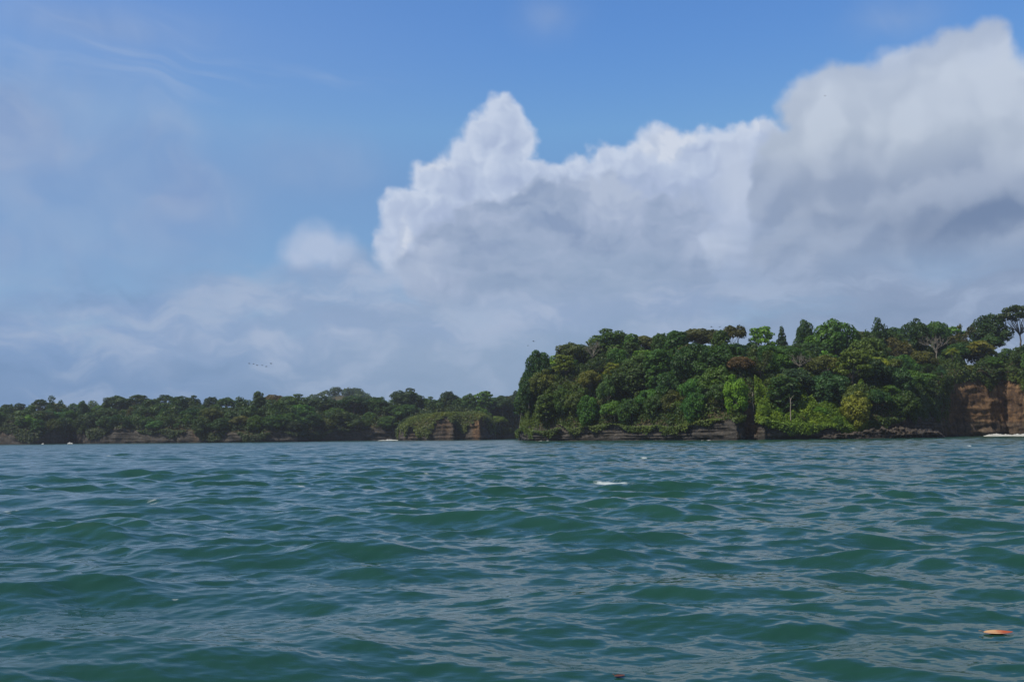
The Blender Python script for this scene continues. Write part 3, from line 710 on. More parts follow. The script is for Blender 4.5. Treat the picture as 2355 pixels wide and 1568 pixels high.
for k in range(1):                           # vase: several pale stems fanning up to a cap of leaves
    L = shell(22, 4.0, 8.0, pr, 1.35, -0.1, 0.62, 0.12)
    parts = []
    for i in range(9):
        a = i * 0.698; q = pr.uniform(1.6, 3.0)
        parts.append(tube(bend((0.25 * math.cos(a), 0.25 * math.sin(a), -0.8), (q * math.cos(a), q * math.sin(a), 8.4), pr, 8, 0.06), np.linspace(0.15, 0.06, 8), 5))
    add_proto('vase', L, pr, leaf=0.36, trunk=join(parts), fill=0.05)
for k in range(1):                           # conical
    L = [(np.array([(1.0 - i / 20) * 2.6 * math.cos(i * 2.4), (1.0 - i / 20) * 2.6 * math.sin(i * 2.4), 1.8 + 8.2 * i / 20]), np.array([1.15, 1.15, 1.0]) * (1.25 - 0.6 * i / 20)) for i in range(21)]
    add_proto('conical', L, pr)
for k in range(2):                           # leafless
    parts = [tube(bend((0, 0, -1), (0.2, 0.1, 4.2), pr, 7, 0.04), np.linspace(0.17, 0.11, 7), 7)]
    for i in range(9):
        a = i * 0.9 + pr.normal() * 0.2
        parts += fork(np.array([0.2, 0.1, pr.uniform(2.8, 4.3)]), np.array([math.cos(a), math.sin(a), pr.uniform(0.6, 1.7)]), 2.5, 0.085, 4, pr, 0.5, 0.25, 0.7)
    v_, q_ = join(parts); me = make_mesh('leafless_limbs', v_, q_, smooth=True); me.materials.append(M_BARK)
    PROTO.setdefault('leafless', []).append((None, me, float(v_[:, 2].max()), float(np.abs(v_[:, :2]).max())))
for k in range(2):                           # palm: curved stem, arching feather fronds
    tip = np.array([0.9, 0.3, 7.4]); st_ = bend((0, 0, -0.8), tip, pr, 9, 0.03)
    trunk = tube(st_, np.linspace(0.17, 0.11, 9), 7); C, N, S = [], [], []
    V, Q, o = [], [], 0
    for i in range(15):
        a = i * 2.39996; el = math.radians(75 - 95 * (i / 15)); L_ = pr.uniform(2.7, 3.5)
        h = np.array([math.cos(a), math.sin(a), 0]); k_ = np.linspace(0, 1, 12)
        rach = tip + (h * math.cos(el))[None] * (k_ * L_)[:, None] + np.array([0, 0, 1.0])[None] * (k_ * L_ * math.sin(el) - 1.5 * k_ ** 2)[:, None]
        side = np.cross(h, [0, 0, 1.0])
        for s_ in (-1, 1):
            for j in range(11):
                m_ = (rach[j] + rach[j + 1]) / 2; ll = 0.95 * math.sin(math.pi * (0.12 + 0.83 * j / 11)); d = rach[j + 1] - rach[j]
                e_ = m_ + side * s_ * ll * 0.8 + d / np.linalg.norm(d) * ll * 0.45 + np.array([0, 0, -0.22 * ll])
                V += [rach[j], rach[j] + d * 0.85, e_ + d * 0.15, e_]; Q.append([o, o + 1, o + 2, o + 3]); o += 4
    cm = make_mesh('palm_crown', np.array(V), np.array(Q), {'tint': np.full(len(V), 0.55)}); cm.materials.append(M_LEAF)
    tm = make_mesh('palm_trunk', *trunk, smooth=True); tm.materials.append(M_BARK)
    PROTO.setdefault('palm', []).append((cm, tm, 8.6, 3.4))

# leaf colours as they really are; the names are what they look like
HUES = {'dark green': (0.030, 0.068, 0.013), 'deep green': (0.042, 0.094, 0.014), 'mid green': (0.062, 0.128, 0.015), 'olive brown': (0.078, 0.076, 0.018), 'olive green': (0.080, 0.106, 0.016),
        'yellow green': (0.160, 0.185, 0.018), 'bright green': (0.115, 0.215, 0.018), 'blue green': (0.038, 0.088, 0.027), 'reddish brown': (0.090, 0.056, 0.023)}
BARKS = {'pale': (0.30, 0.27, 0.22), 'grey': (0.17, 0.15, 0.13), 'brown': (0.07, 0.055, 0.04)}
TREES = []                                   # every tree: dict(x, y, z, kind, variant, hue, sx, sz, rot, bark, land, label)
def plan_tree(land, x, y, kind, hue, hw, hgt, bark='grey', label=None, z=None, variant=None, lean=0.0, cat='tree', sink=0.0):
    var = rng.integers(len(PROTO[kind])) if variant is None else variant
    _, _, ph, pw_ = PROTO[kind][var]
    gz = float((HEAD if land == 'head' else FAR).height(x, y)[0]) - sink if z is None else z
    TREES.append(dict(x=float(x), y=float(y), z=gz, kind=kind, var=int(var), hue=hue, sx=hw / pw_, sz=hgt / ph, rot=float(rng.random() * 6.283), bark=bark, land=land, label=label, lean=lean, r=hw, h=hgt, cat=cat))
def ridge_tree(land, px, py, wpx, Y, kind, hue, hgt, label, bark='grey', variant=None, cat='tree', lean=0.0):
    """A tree whose top was measured in the photograph, standing at depth Y: its height above the ground there is what it takes."""
    L = HEAD if land == 'head' else FAR
    if Y < 420:                              # on the slope: stand it where the ground lies its own height below the measured top
        Ys = np.arange(310 if land == 'head' else 590, 470, 1.0); p3 = np.array([at(px, py, q) for q in Ys]); tt = L.t(p3[:, 0], Ys)
        gap = p3[:, 2] - L.height(p3[:, 0], Ys, tt); k = np.flatnonzero((tt > 0.5) & (gap < hgt * (0.8 if kind in ('palm', 'leafless') else 0.95)))
        if len(k): Y = float(Ys[k[0]])
    x, _, zt = at(px, py, Y)
    gz = float(L.height(x, Y)[0]); h = zt - gz
    if h < hgt * 0.6: gz = zt - hgt * 0.7; h = hgt * 0.7
    if h > hgt * 1.3: gz = zt - hgt * 1.3; h = hgt * 1.3
    plan_tree(land, x, Y, kind, hue, wpx / F * Y / 2 * (1.3 if kind == 'umbrella' else 1.12), h, bark, label, gz, variant, lean, cat)

# trees one can pick out: (px, top py, width px, depth, kind, hue, usual height, label[, bark])
for a in HEAD_TREES:
    ridge_tree('head', a[0], a[1], a[2], a[3], a[4], a[5], a[6], a[7], *a[8:])
for a in FAR_TREES:
    ridge_tree('far', *a)

# the rest of the woods: darts thrown over the slopes
def woods(land, L, xr, yr, tmin, tmax, gap, kinds, hues, hmean, n, keep, low=None):
    feat = []
    for d in TREES:
        if d['label'] and d['land'] == land:
            c = proj(d['x'], d['y'], d['z'] + d['h'] * 0.62); feat.append((c[0], c[1], d['r'] / d['y'] * F, d['h'] / d['y'] * F, d['y']))
    feat = np.array(feat)
    k = 0; x = rng.uniform(*xr, n); y = rng.uniform(*yr, n); t = L.t(x, y)
    pts = np.array([(d['x'], d['y'], d['r']) for d in TREES if d['land'] == land])
    for i in np.flatnonzero((t > tmin) & (t < tmax)):
        p = float(L.px(x[i], y[i]))
        if not keep(p, t[i], x[i], y[i]): continue
        g = gap
        if ((pts[:, 0] - x[i]) ** 2 + (pts[:, 1] - y[i]) ** 2 < np.minimum(g, 0.55 * g + 0.5 * pts[:, 2]) ** 2).any(): continue
        kind = kinds[rng.choice(len(kinds), p=[0.46, 0.2, 0.1, 0.07, 0.17])]
        w = np.array([h[1] for h in hues], float)
        if t[i] < 14: w = w * np.array([h[2] for h in hues])
        hue = hues[rng.choice(len(hues), p=w / w.sum())][0]
        edge = low or np.clip(t[i] / 10, 0.7, 1.0); hw = gap * rng.uniform(0.66, 0.92) * edge; hg = hmean * rng.uniform(0.75, 1.15) * edge
        if kind == 'columnar': hw *= 0.62; hg *= 1.15
        zt = float(L.height(x[i], y[i], t[i:i + 1])[0]) + hg; cx, ct = proj(x[i], y[i], zt)       # keep the trees picked out above in view
        if ((feat[:, 4] > y[i] - 2) & (np.abs(feat[:, 0] - cx) < hw / y[i] * F * 0.75 + feat[:, 2] * 0.35) & (ct < feat[:, 1] + 0.10 * feat[:, 3])).any(): continue
        plan_tree(land, x[i], y[i], kind, hue, hw, hg, rng.choice(['grey', 'pale', 'brown']), sink=(1.7 if t[i] < 4 else 1.2) if low else 0.4)
        pts = np.vstack([pts, (x[i], y[i], hw)]); k += 1
    return k
KINDS = ['domed', 'spreading', 'columnar', 'layered', 'feathery']
HEAD_HUES = [('dark green', 3, .6), ('deep green', 3, .8), ('mid green', 2, 1), ('olive brown', 0.8, .4), ('olive green', 1.3, 1.2), ('yellow green', .25, 2), ('bright green', .3, 2), ('blue green', 1, 1)]
FRONT_HUES = [('dark green', 1.5, 1), ('deep green', 2.5, 1), ('mid green', 2.5, 1), ('olive green', 1.4, 1), ('yellow green', 0.25, 1), ('bright green', .25, 1)]
def keep_head(p, t, x, y):
    if not 1195 < p < 2395: return False
    if 1742 < p < 1965 and t < 13: return False              # the bright vine bank stays open
    if 1690 < p < 1742 and t < 10: return False              # the gully
    if 2085 < p < 2180 and t < 5: return False               # the hollow
    if p >= 2180 and t < 4.5: return False
    return True
woods('head', HEAD, (5, 215), (308, 500), 0.6, 6, 6.2, KINDS, FRONT_HUES, 10.5, 20000, keep_head, 1.15)
woods('head', HEAD, (5, 215), (308, 500), 6, 64, 12.0, KINDS, HEAD_HUES, 12.0, 9000, keep_head)
woods('head', HEAD, (5, 215), (308, 500), 2, 56, 8.4, KINDS, HEAD_HUES, 9.5, 16000, keep_head)
FAR_HUES = [('dark green', 4, .7), ('deep green', 3, 1), ('mid green', 1.2, 2), ('olive brown', 1.0, .5), ('olive green', 1.2, 1.5), ('yellow green', .2, 1), ('blue green', 1.5, 1)]
def keep_far(p, t, x, y):
    if not -30 < p < 1290: return False
    if 905 < p < 1140 and y < 672: return False
    return True
woods('far', FAR, (-350, 40), (590, 760), 1, 8, 10.5, KINDS, FRONT_HUES, 10.5, 12000, keep_far, 1.0)
woods('far', FAR, (-350, 40), (590, 760), 7, 44, 16.5, KINDS, FAR_HUES, 13.5, 9000, keep_far)
for px, Y, w_, h_, lab in [(1752, 316, 3.0, 4.6, 'bright green bush at the left end of the vine bank beside the gully'), (1790, 322, 2.6, 3.6, 'bright green bush in the left half of the vine bank'),
                           (1836, 318, 2.4, 3.0, 'bright green bush low in the middle of the vine bank'), (1882, 325, 3.2, 4.4, 'large bright green bush right of the middle of the vine bank'),
                           (1922, 321, 2.7, 4.0, 'bright green bush toward the right of the vine bank'), (1958, 325, 3.2, 4.6, 'bright green bush closing the right end of the vine bank')]:
    plan_tree('head', XY(px, Y)[0], Y, 'domed', 'bright green' if w_ > 2.5 else 'yellow green', w_, h_, 'brown', lab, cat='bush', sink=0.8)
woods('far', FAR, (-350, 40), (590, 760), 1.5, 44, 11.0, KINDS, FAR_HUES, 11.5, 12000, keep_far)
TREES = [t for i, t in enumerate(TREES) if i not in HIDDEN]

# wording: every tree gets a description that fits it alone
ORD = ['first', 'second', 'third', 'fourth', 'fifth', 'sixth', 'seventh', 'eighth', 'ninth', 'tenth', 'eleventh', 'twelfth', 'thirteenth', 'fourteenth', 'fifteenth']
def zone(d):
    p, py = proj(d['x'], d['y'], d['z'] + d['h'] * 0.7); L = HEAD if d['land'] == 'head' else FAR; t = float(L.t(d['x'], d['y'])[0])
    if d['land'] == 'head':
        k = 0 if t < 16 else (1 if t < 44 else 2)
        w = 'at the headland left end' if p < 1470 else ('left of the earth gully' if p < 1735 else ('around the bright vine bank' if p < 2080 else 'above the brown cliff'))
    else:
        k = 0 if t < 16 else (1 if t < 36 else 2)
        w = 'at the far shore left' if p < 400 else ('in the far shore middle' if p < 800 else 'behind the grassy bluff')
    return float(p), ('waterside', 'mid slope', 'upper slope')[k], w
buck = {}
for d in TREES:
    if d['label'] is None:
        p, row, w = zone(d); buck.setdefault((d['hue'], d['kind'], row, w), []).append((p, d))
for (hue, kind, row, w), lst in buck.items():
    lst.sort(key=lambda q: q[0])
    for k, (p, d) in enumerate(lst):
        if len(lst) == 1: d['label'] = f'the only {hue} {kind} {row} tree {w}'
        elif k == len(lst) - 1 : d['label'] = f'rightmost {hue} {kind} {row} tree {w}'
        elif k == 0: d['label'] = f'leftmost {hue} {kind} {row} tree {w}'
        else: d['label'] = f'{ORD[k]} from left of the {hue} {kind} {row} trees {w}'.replace('around the bright vine bank', 'near the vine bank')
NAMES = {'palm': 'palm_tree', 'leafless': 'bare_tree'}
for d in TREES:
    cm, tm, _, _ = PROTO[d['kind']][d['var']]
    root = empty('bush' if d['cat'] == 'bush' else NAMES.get(d['kind'], d['kind'] + '_tree'), (d['x'], d['y'], d['z']), d['rot'], label=d['label'], category=d['cat'],
                 group='bushes on the vine bank' if d['cat'] == 'bush' else 'trees of the nearer headland' if d['land'] == 'head' else 'trees of the far shore')
    root.scale = (d['sx'], d['sx'], d['sz'])
    j = rng.normal(size=3) * 0.09; g = 1 + rng.normal() * 0.12
    if cm:
        c = ob('crown', cm, None, root); c.color = (*[float(max(0.004, q * g * (1 + e_))) for q, e_ in zip(HUES[d['hue']], j)], 1)
    tk = ob('trunk' if cm else 'limbs', tm, None, root); tk.color = (*BARKS[d['bark']], 1)

# ------------------------------------------------------------------ low growth: what nobody could count
def cover(name, L, n, xr, yr, trange, hue, size, lump, keep, up=0.5, raise_=0.7, seed=0, slope_out=0.0, **kw):
    """Leaf sprays heaped in lumps over a slope."""
    r = np.random.default_rng(100 + seed)
    x = r.uniform(*xr, n); y = r.uniform(*yr, n); t = L.t(x, y); p = L.px(x, y)
    m_ = (t > trange[0]) & (t < trange[1]) & keep(p, t, x, y); x, y, t = x[m_], y[m_], t[m_]
    z = L.height(x, y, t)
    lum = np.maximum(0, fbm(x / lump, y / lump, seed, 3) + 0.45) * raise_ * np.clip(t / 3 + 0.35, 0.3, 1)
    C = np.stack([x, y, z + lum * r.uniform(0.55, 1.05, len(x)) + 0.1], -1)
    N = r.normal(size=C.shape) * 0.6; N[:, 2] += up; N[:, 1] -= 0.35
    S = size * r.uniform(0.6, 1.4, len(x))
    T = np.clip(0.5 + 0.28 * fbm(x / 5, y / 5, seed + 4, 2) + 0.15 * r.normal(size=len(x)), 0, 1)
    V, Q = leaf_quads(C, N, S, r)
    return V, Q, np.repeat(T, 4)
def curtain(L, pk, n, length, size, seed, dens_noise=9.0, out_=0.7):
    """Vines hanging over the lip of a cliff: strands of sprays down the face."""
    r = np.random.default_rng(300 + seed)
    p = L.px(L.poly[:, 0], L.poly[:, 1]); front = (L.nrm @ np.array([0, -1.0]) > -0.35) | (L.nrm[:, 0] < -0.5)
    idx = np.flatnonzero(pk(p) & front)
    i = r.choice(idx, n); k = r.random(n) ** 0.8
    base = L.poly[i] + np.roll(L.nrm, 0, 0)[i] * 0
    hc = L.hc(base[:, 0], base[:, 1]); ph = vnoise(base[:, 0] / dens_noise, base[:, 1] / dens_noise, seed) * 0.5 + 0.5
    ln = length(p[i]) * np.clip(2.2 * ph - 0.45, 0, 1.35) * r.uniform(0.7, 1.1, n)
    z = hc + 0.9 - k * ln; ok = (z > 0.8) & (ln > 0.4 * r.random(n))
    off = out_ * (1 - 0.5 * k) + 0.35 * r.normal(size=n) - 0.12 * np.maximum(z, 0) * 0.9
    tang = np.stack([-L.nrm[i][:, 1], L.nrm[i][:, 0]], 1) * (r.normal(size=n) * 0.5)[:, None]
    C = np.c_[base + L.nrm[i] * off[:, None] + tang, z][ok]
    N = np.c_[L.nrm[i] + r.normal(size=(n, 2)) * 0.5, 0.5 + 0.3 * r.normal(size=n)][ok]
    T = np.clip(0.45 + 0.25 * vnoise(C[:, 0] / 3, C[:, 1] / 3, C[:, 2] / 2) + 0.15 * r.normal(size=len(C)), 0, 1)
    V, Q = leaf_quads(C, N, size * r.uniform(0.6, 1.3, len(C)), r)
    return V, Q, np.repeat(T, 4)
def stuff(name, parts, hue, label, cat):
    V, Q, T, o = [], [], [], 0
    for v_, q_, t_ in parts: V.append(v_); Q.append(q_ + o); T.append(t_); o += len(v_)
    me = make_mesh(name, np.concatenate(V), np.concatenate(Q), {'tint': np.concatenate(T)})
    o_ = ob(name, me, M_LEAF, kind='stuff', label=label, category=cat); o_.color = (*hue, 1)
    return o_
bank = lambda p, t: (p > 1735) & (p < 1985) & (t < 15)
bare = lambda p, t: ((p > 1712) & (p < 1732) & (t < 3))
stuff('undergrowth', [cover('u', HEAD, 330000, (5, 215), (308, 500), (0.6, 90), None, 0.42, 4.0, lambda p, t, x, y: (p > 1190) & (p < 2420) & ~bank(p, t) & ~bare(p, t) & (np.random.default_rng(5).random(len(p)) < np.where(t < 40, 1, 0.5)), raise_=3.6, seed=1)],
      (0.046, 0.078, 0.014), 'dark low growth filling the gaps between the trees of the headland', 'undergrowth')
stuff('vine_bank', [cover('b', HEAD, 260000, (70, 125), (306, 352), (0.2, 17), None, 0.34, 2.2, lambda p, t, x, y: bank(p, t + 3 * vnoise(x / 4, y / 4)), up=0.7, raise_=3.6, seed=2),
                    curtain(HEAD, lambda p: (p > 1736) & (p < 1990), 9000, lambda p: np.where(p < 1960, 2.6, 2.0), 0.32, 3)],
      (0.130, 0.205, 0.018), 'bright green vines smothering the open bank above the shore rocks', 'vines')
stuff('hanging_vines', [curtain(HEAD, lambda p: (p > 1170) & (p < 1710), 26000, lambda p: np.interp(p, [1190, 1226, 1246, 1450, 1690], [3.0, 3.0, 2.6, 2.3, 2.3]), 0.36, 1, 4.0, out_=1.0),
                        cover('h', HEAD, 190000, (5, 85), (306, 430), (0.3, 12), None, 0.36, 2.0, lambda p, t, x, y: (p > 1200) & (p < 1690) & (vnoise(x / 5, y / 5, 2) + 0.3 * vnoise(x / 1.5, y / 1.5, 2) > 0.1), raise_=4.2, seed=6),
                        cover('w', HEAD, 70000, (3, 30), (385, 480), (0.2, 11), None, 0.40, 3.0, lambda p, t, x, y: (p > 1180) & (p < 1262), raise_=3.0, seed=16),
                        curtain(HEAD, lambda p: (p > 1985) & (p < 2186), 12000, lambda p: np.interp(p, [1985, 2090, 2180], [2.5, 4, 9]), 0.36, 5),
                        curtain(HEAD, lambda p: (p > 2170) & (p < 2420), 7000, lambda p: np.where(p < 2200, 12.0, 5.0), 0.36, 7)],
      (0.070, 0.106, 0.015), 'yellowish green vines hanging over the rock foot of the headland', 'vines')
stuff('shore_growth', [cover('f', FAR, 230000, (-350, 40), (590, 770), (0.8, 62), None, 0.62, 6.0, lambda p, t, x, y: (p > -60) & (p < 1310), raise_=5.0, seed=8),
                       curtain(FAR, lambda p: (p > -60) & (p < 1310), 48000, lambda p: np.interp(p, [0, 150, 400, 700, 800, 1300], [5.5, 5.5, 5.5, 3.4, 4.5, 4.5]), 0.55, 9, 14.0)],
      (0.040, 0.066, 0.015), 'low green growth clothing the slopes of the far shore', 'undergrowth')
stuff('bluff_grass', [cover('g', BLUFF, 60000, (-72, -5), (584, 670), (0.4, 60), None, 0.42, 3.0, lambda p, t, x, y: p > 0, up=0.9, raise_=0.9, seed=10),
                      curtain(BLUFF, lambda p: (p > 905) & (p < 1008), 9000, lambda p: 6.0 + 0 * p, 0.5, 11, 5.0), curtain(BLUFF, lambda p: (p >= 1008) & (p < 1086), 2400, lambda p: 5.0 + 0 * p, 0.45, 12, 5.0),
                      curtain(BLUFF, lambda p: (p >= 1108) & (p < 1150), 2600, lambda p: 7.0 + 0 * p, 0.5, 13, 5.0)],
      (0.095, 0.125, 0.024), 'green grass and creepers over the flat top and left side of the rock bluff', 'grass')
def understorey(name, L, n, xr, yr, keep, rad, lift, dens, leaf, hue, label, seed):
    r = np.random.default_rng(seed); x = r.uniform(*xr, n * 6); y = r.uniform(*yr, n * 6); t = L.t(x, y)
    k = np.flatnonzero((t > 1.0) & keep(L.px(x, y), t, x, y))[:n]; z = L.height(x[k], y[k], t[k]); V, Q, T, o = [], [], [], 0
    for i, zz in zip(k, z):                  # little crowns of two to four clumps
        s_ = r.uniform(*rad); c = np.array([x[i], y[i], zz + s_ * r.uniform(*lift)]); lo = [(c, np.array([s_, s_, s_ * 0.85]))]
        for _ in range(r.integers(1, 4)): lo.append((c + r.normal(size=3) * s_ * 0.6, np.array([s_, s_, s_ * 0.8]) * r.uniform(0.5, 0.8)))
        v_, q_, t_ = lobe_leaves(lo, dens, leaf, r); V.append(v_); Q.append(q_ + o); T.append(np.clip(t_ + r.normal() * 0.14, 0, 1)); o += len(v_)
    return stuff(name, [(np.concatenate(V), np.concatenate(Q), np.concatenate(T))], hue, label, 'undergrowth')
understorey('understorey', HEAD, 130, (5, 205), (310, 480), lambda p, t, x, y: (p > 1195) & (p < 2400) & (t < 50) & ~bank(p, t - 3) & ~((p > 1695) & (p < 1740) & (t < 9)) & ~((p > 2150) & (t < 5)), (1.3, 2.6), (0.3, 1.6), 4.0, 0.40,
            (0.046, 0.092, 0.014), 'small trees and saplings crowding between the big trees of the headland', 61)
understorey('shore_wood', FAR, 170, (-350, 40), (590, 745), lambda p, t, x, y: (p > -40) & (p < 1300) & (t < 40) & ~((p > 905) & (p < 1140) & (y < 672)), (2.0, 4.2), (0.4, 2.0), 1.8, 0.62,
            (0.040, 0.080, 0.014), 'small trees crowding between the larger crowns of the far shore', 62)
def hill_wood():
    r = np.random.default_rng(55); keep = np.flatnonzero(HILL[:, 2] > 8); C, N = [], []
    lob = []
    for i in r.choice(keep, 260):
        s_ = r.uniform(4, 7); lob.append((HILL[i] + np.array([r.normal() * 3, r.normal() * 3, 5 + r.normal() * 2.2]), np.array([s_, s_, s_ * 0.8])))
    V, Q, T = lobe_leaves(lob, 0.35, 1.3, r)
    stuff('distant_wood', [(V, Q, T)], (0.040, 0.075, 0.022), 'bluish wooded hill top peeping over the far shore trees', 'wood')
hill_wood()

# ------------------------------------------------------------------ standing dead stems, surf, leaf, birds
for px, py0, Y, h, lab in [(1702, 880, 352, 9.5, 'tall pale bare trunk standing just above the earth gully'), (1733, 906, 346, 6.0, 'short pale bare trunk at the top edge of the vine bank'),
                           (1818, 925, 342, 8.0, 'pale slender trunk under the dark foliage above the vine bank'), (2212 - 125, 870, 352, 7.0, 'thin grey trunk hanging over the dark hollow right of the vines')]:
    Ys = np.arange(312, 440, 1.0); p3 = np.array([at(px, py0, q) for q in Ys]); tt = HEAD.t(p3[:, 0], Ys)
    kk = np.flatnonzero((tt > 1) & (p3[:, 2] - HEAD.height(p3[:, 0], Ys, tt) < h)); Y = float(Ys[kk[0]]) if len(kk) else Y
    x, _, _ = at(px, py0, Y); z = float(HEAD.height(x, Y)[0])
    st_ = bend((0, 0, -1), (rng.normal() * 0.4, rng.normal() * 0.3, h), rng, 9, 0.03)
    parts = [tube(st_, np.linspace(0.2, 0.09, 9), 7)]
    for k in range(4): parts += fork(st_[8 - k % 3], np.array([rng.normal(), rng.normal(), 0.9]), 1.0, 0.05, 1, rng)
    v_, q_ = join(parts); o = ob('dead_trunk', make_mesh('dead_trunk', v_, q_, smooth=True), M_BARK, label=lab, category='tree trunk', group='bare trunks on the headland')
    o.location = (x, Y, z); o.color = (0.34, 0.30, 0.25, 1)
def surf(name, px0, px1, Y0, Y1, hmax, label, seed):
    """A broken wave running in along the rocks: a ragged ridge of foam."""
    n, k = 120, 12; r = np.random.default_rng(seed)
    U, Wd = np.meshgrid(np.linspace(0, 1, n), np.linspace(0, 1, k), indexing='ij')
    px = px0 + (px1 - px0) * U; Y = Y0 + (Y1 - Y0) * U + (Wd - 0.5) * 2.6
    X = (px - W / 2) / F * Y
    crest = hmax * np.clip(0.25 + 0.75 * np.interp(U, np.linspace(0, 1, 9), r.uniform(0.2, 1, 9)) * np.minimum(U * 4, 1) * np.minimum((1 - U) * 6 + 0.25, 1), 0, 1)
    Z = crest * np.sin(Wd * math.pi) ** 0.7 * (1 + 0.35 * fbm(X * 1.4, Y * 1.4, seed, 3)) - 0.04 + 0.03 * (Wd > 2)
    V = np.stack([X + 0.2 * fbm(X, Y * 2, 3, 2), Y + 0.4 * fbm(X * 0.8, Y, 7, 3), Z], -1).reshape(-1, 3)
    ob(name, make_mesh(name, V, grid_quads(n, k), smooth=True), M_FOAM, kind='stuff', label=label, category='foam')
surf('surf', 2255, 2380, 404, 378, 1.5, 'white surf breaking at the foot of the brown cliff', 5)
surf('surf', 868, 915, 638, 628, 0.9, 'thin white surf in the cove left of the grassy bluff', 6)
surf('surf', 158, 170, 628, 628, 1.1, 'small white splash under the far left cliffs', 8)
surf('surf', 98, 104, 632, 632, 0.7, 'tiny white splash at the far left shore', 9)
surf('surf', 1236, 1262, 383, 380, 0.35, 'thin white line of foam at the left tip of the headland', 10)
surf('surf', 1600, 1640, 319, 315, 0.25, 'thin foam line below the rocks left of the gully', 11)

def leaf_thing(px, py, length, width, label, c1, c2, name='floating_leaf', yaw=0.0, roll=0.12):
    x, y, z = hit_sea(px, py)
    n, k = 28, 11; U, S = np.meshgrid(np.linspace(0, 1, n), np.linspace(-1, 1, k), indexing='ij')
    wd = width / 2 * np.sin(math.pi * U ** 0.85) ** 0.8
    X = (U - 0.5) * length; Y = S * wd; Z = np.abs(S) * wd * 0.14 + 0.02 * length * (2 * U - 1) ** 2 + 0.006
    V0 = np.stack([X, Y, Z], -1).reshape(-1, 3); V = np.concatenate([V0, V0 - np.array([0, 0, 0.0022])])
    q = grid_quads(n, k); m_ = len(V0); sk = []
    ed = [i * k for i in range(n)], [i * k + k - 1 for i in range(n)]
    for e in ed:
        for a, b in zip(e[:-1], e[1:]): sk.append([a, b, b + m_, a + m_])
    stem_v, stem_q = tube(np.array([[-length * 0.5, 0, 0.02 * length + 0.012], [-length * 0.56, 0.004, 0.02 * length + 0.02], [-length * 0.64, 0.012, 0.02 * length + 0.018]]), 0.0022, 5)
    mt = new_mat('dead_leaf'); tc_ = TREE.nodes.new('ShaderNodeTexCoord'); o_ = Nd(tc_.outputs['Object'])
    sx = TREE.nodes.new('ShaderNodeSeparateXYZ'); TREE.links.new(o_.s, sx.inputs[0])
    nz = noise(o_, 16.0, 4, dim='3D'); f = sstep(mth('MULTIPLY_ADD', nz, 0.14, Nd(sx.outputs[0])) - mth('ABSOLUTE', Nd(sx.outputs[1])) * 0.6, length * 0.0, length * 0.42)
    rib = sstep(mth('ABSOLUTE', Nd(sx.outputs[1])), 0.007, 0.001)
    b = bsdf(mixc(rib * 0.7, mixc(f, c1, c2), (0.26, 0.05, 0.015)), 0.5, 0.4); out(b.outputs[0])
    V, Q = join([(V, np.concatenate([q, q[:, ::-1] + m_, np.array(sk)])), (stem_v, stem_q)])
    o = ob(name, make_mesh(name, V, Q, smooth=True), mt, label=label, category='leaf')
    o.location = (x, y, z); o.rotation_euler = (roll, 0, yaw)
leaf_thing(2296, 1455, 0.31, 0.12, 'orange and cream dead leaf afloat near the camera at lower right', (0.50, 0.29, 0.13), (0.32, 0.065, 0.014), yaw=0.05)
leaf_thing(1425, 1554, 0.10, 0.05, 'small dark brown leaf afloat at the bottom of the view', (0.10, 0.05, 0.025), (0.06, 0.025, 0.012), yaw=0.3, roll=0.15)

def bird_mesh():
    """A gliding seabird: body, tail and two cranked wings in one surface."""
    V, Q = tube(np.array([[0, -0.42, 0.02], [0, -0.3, 0.03], [0, -0.1, 0.0], [0, 0.15, 0.0], [0, 0.36, 0.02], [0, 0.55, 0.03]]), np.array([0.02, 0.06, 0.10, 0.11, 0.05, 0.015]), 8)
    parts = [(V, Q)]
    for s_ in (-1, 1):
        ax = np.array([0.05, 0.35, 0.65, 1.0]); zz = np.array([0.03, 0.20, 0.24, 0.16]); ch = np.array([0.24, 0.22, 0.17, 0.03]); yy = np.array([-0.02, -0.08, -0.02, 0.12])
        top = np.stack([np.c_[s_ * ax, yy - ch / 2, zz], np.c_[s_ * ax, yy, zz + 0.025], np.c_[s_ * ax, yy + ch / 2, zz], np.c_[s_ * ax, yy, zz - 0.012], np.c_[s_ * ax, yy - ch / 2, zz]], 1)
        parts.append((top.reshape(-1, 3), grid_quads(4, 5)))
    tv = np.array([[-0.05, 0.4, 0.02], [0.05, 0.4, 0.02], [0.16, 0.82, 0.03], [-0.16, 0.82, 0.03], [-0.05, 0.4, 0.05], [0.05, 0.4, 0.05], [0.16, 0.82, 0.04], [-0.16, 0.82, 0.04]])
    parts.append((tv, np.array([[0, 1, 2, 3], [7, 6, 5, 4], [0, 4, 5, 1], [2, 6, 7, 3], [1, 5, 6, 2], [3, 7, 4, 0]])))
    V, Q = join(parts); return make_mesh('seabird', V, Q, smooth=True)
mt = new_mat('plumage'); nb = noise(pos(), 6.0, 3, dim='3D'); b = bsdf(mixc(nb, (0.02, 0.02, 0.022), (0.06, 0.055, 0.05)), 0.7, 0.3); out(b.outputs[0])
BIRD = bird_mesh()
LINE = 'dark seabirds flying in a line'
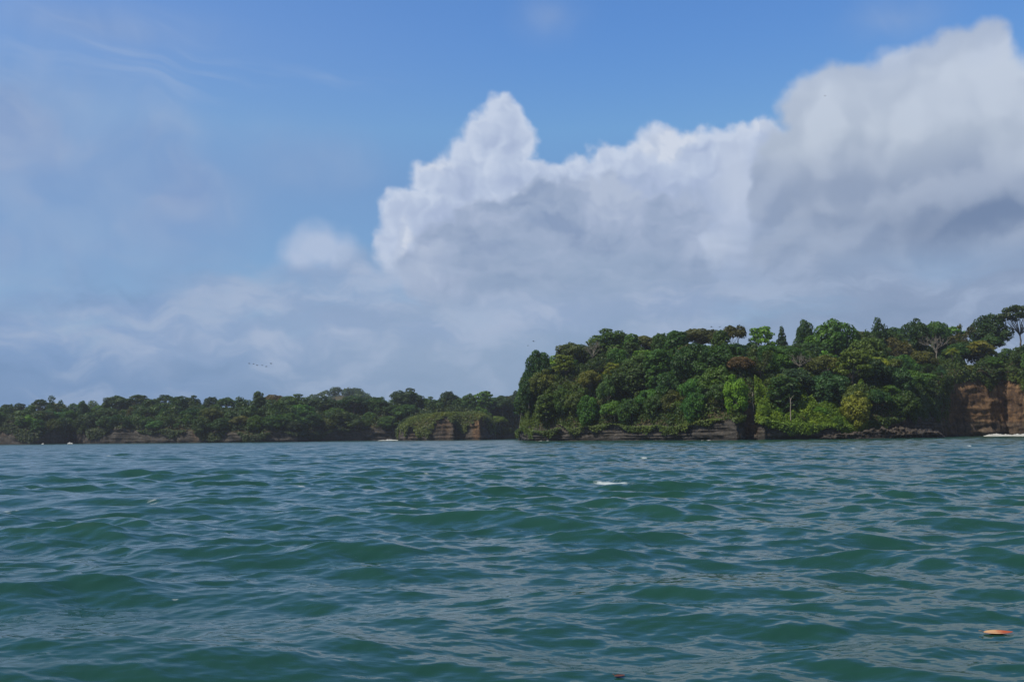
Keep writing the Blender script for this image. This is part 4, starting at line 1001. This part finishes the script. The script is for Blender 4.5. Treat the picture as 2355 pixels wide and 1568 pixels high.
for k, (px, py, Y, s_, lab, g) in enumerate([
    (573, 836, 420, 0.95, 'leftmost dark seabird of the line flying over the far shore', LINE), (583, 837, 420, 0.9, 'second dark seabird from the left of the flying line', LINE),
    (591, 840, 420, 1.0, 'third dark seabird from the left of the flying line', LINE), (603, 840, 420, 0.8, 'fourth dark seabird from the left of the flying line', LINE),
    (612, 843, 420, 0.9, 'lowest dark seabird of the flying line', LINE), (623, 836, 420, 1.1, 'rightmost and largest dark seabird of the flying line', LINE),
    (1227, 785, 330, 0.85, 'dark seabird flying high off the left tip of the headland', 'seabirds off the headland tip'), (1214, 795, 330, 0.6, 'smaller dark seabird flying lower off the headland tip', 'seabirds off the headland tip'),
    (1636, 752, 420, 1.0, 'dark seabird skimming left above the brown skyline crown', 'seabirds above the headland'), (1655, 752, 420, 1.0, 'dark seabird flying just left of the pale stemmed skyline tree', 'seabirds above the headland'),
    (1600, 533, 420, 0.6, 'lone small seabird high before the grey clouds', 'lone seabirds'), (1897, 221, 500, 0.9, 'lone seabird high before the large pale cloud', 'lone seabirds')]):
    if px == 1600: continue
    o = ob('seabird', BIRD, mt, label=lab, category='bird', group=g); o.location = at(px, py, Y)
    o.rotation_euler = (0.1 * math.sin(k * 2.1), 0.15 * math.sin(k * 1.3), math.radians(-70 + 25 * math.sin(k * 3.7))); o.scale = (s_,) * 3

# ------------------------------------------------------------------ air
if HAZE > 0:
    me = bpy.data.meshes.new('haze'); x0, x1, y0, y1, z0, z1 = -1750, 1750, -1750, 1750, -6, 90
    me.from_pydata([(x, y, z) for z in (z0, z1) for y in (y0, y1) for x in (x0, x1)], [], [(0, 2, 3, 1), (4, 5, 7, 6), (0, 1, 5, 4), (2, 6, 7, 3), (0, 4, 6, 2), (1, 3, 7, 5)])
    mt = bpy.data.materials.new('haze'); mt.use_nodes = True; n_ = mt.node_tree; n_.nodes.clear()
    vp = n_.nodes.new('ShaderNodeVolumePrincipled'); vp.inputs['Color'].default_value = (0.80, 0.88, 1.0, 1); vp.inputs['Density'].default_value = HAZE; vp.inputs['Anisotropy'].default_value = 0.2
    oo = n_.nodes.new('ShaderNodeOutputMaterial'); n_.links.new(vp.outputs[0], oo.inputs['Volume'])
    ob('haze', me, mt, kind='stuff', label='thin pale sea haze over the whole bay', category='haze')
print('trees', len(TREES), 'head', sum(d['land'] == 'head' for d in TREES))
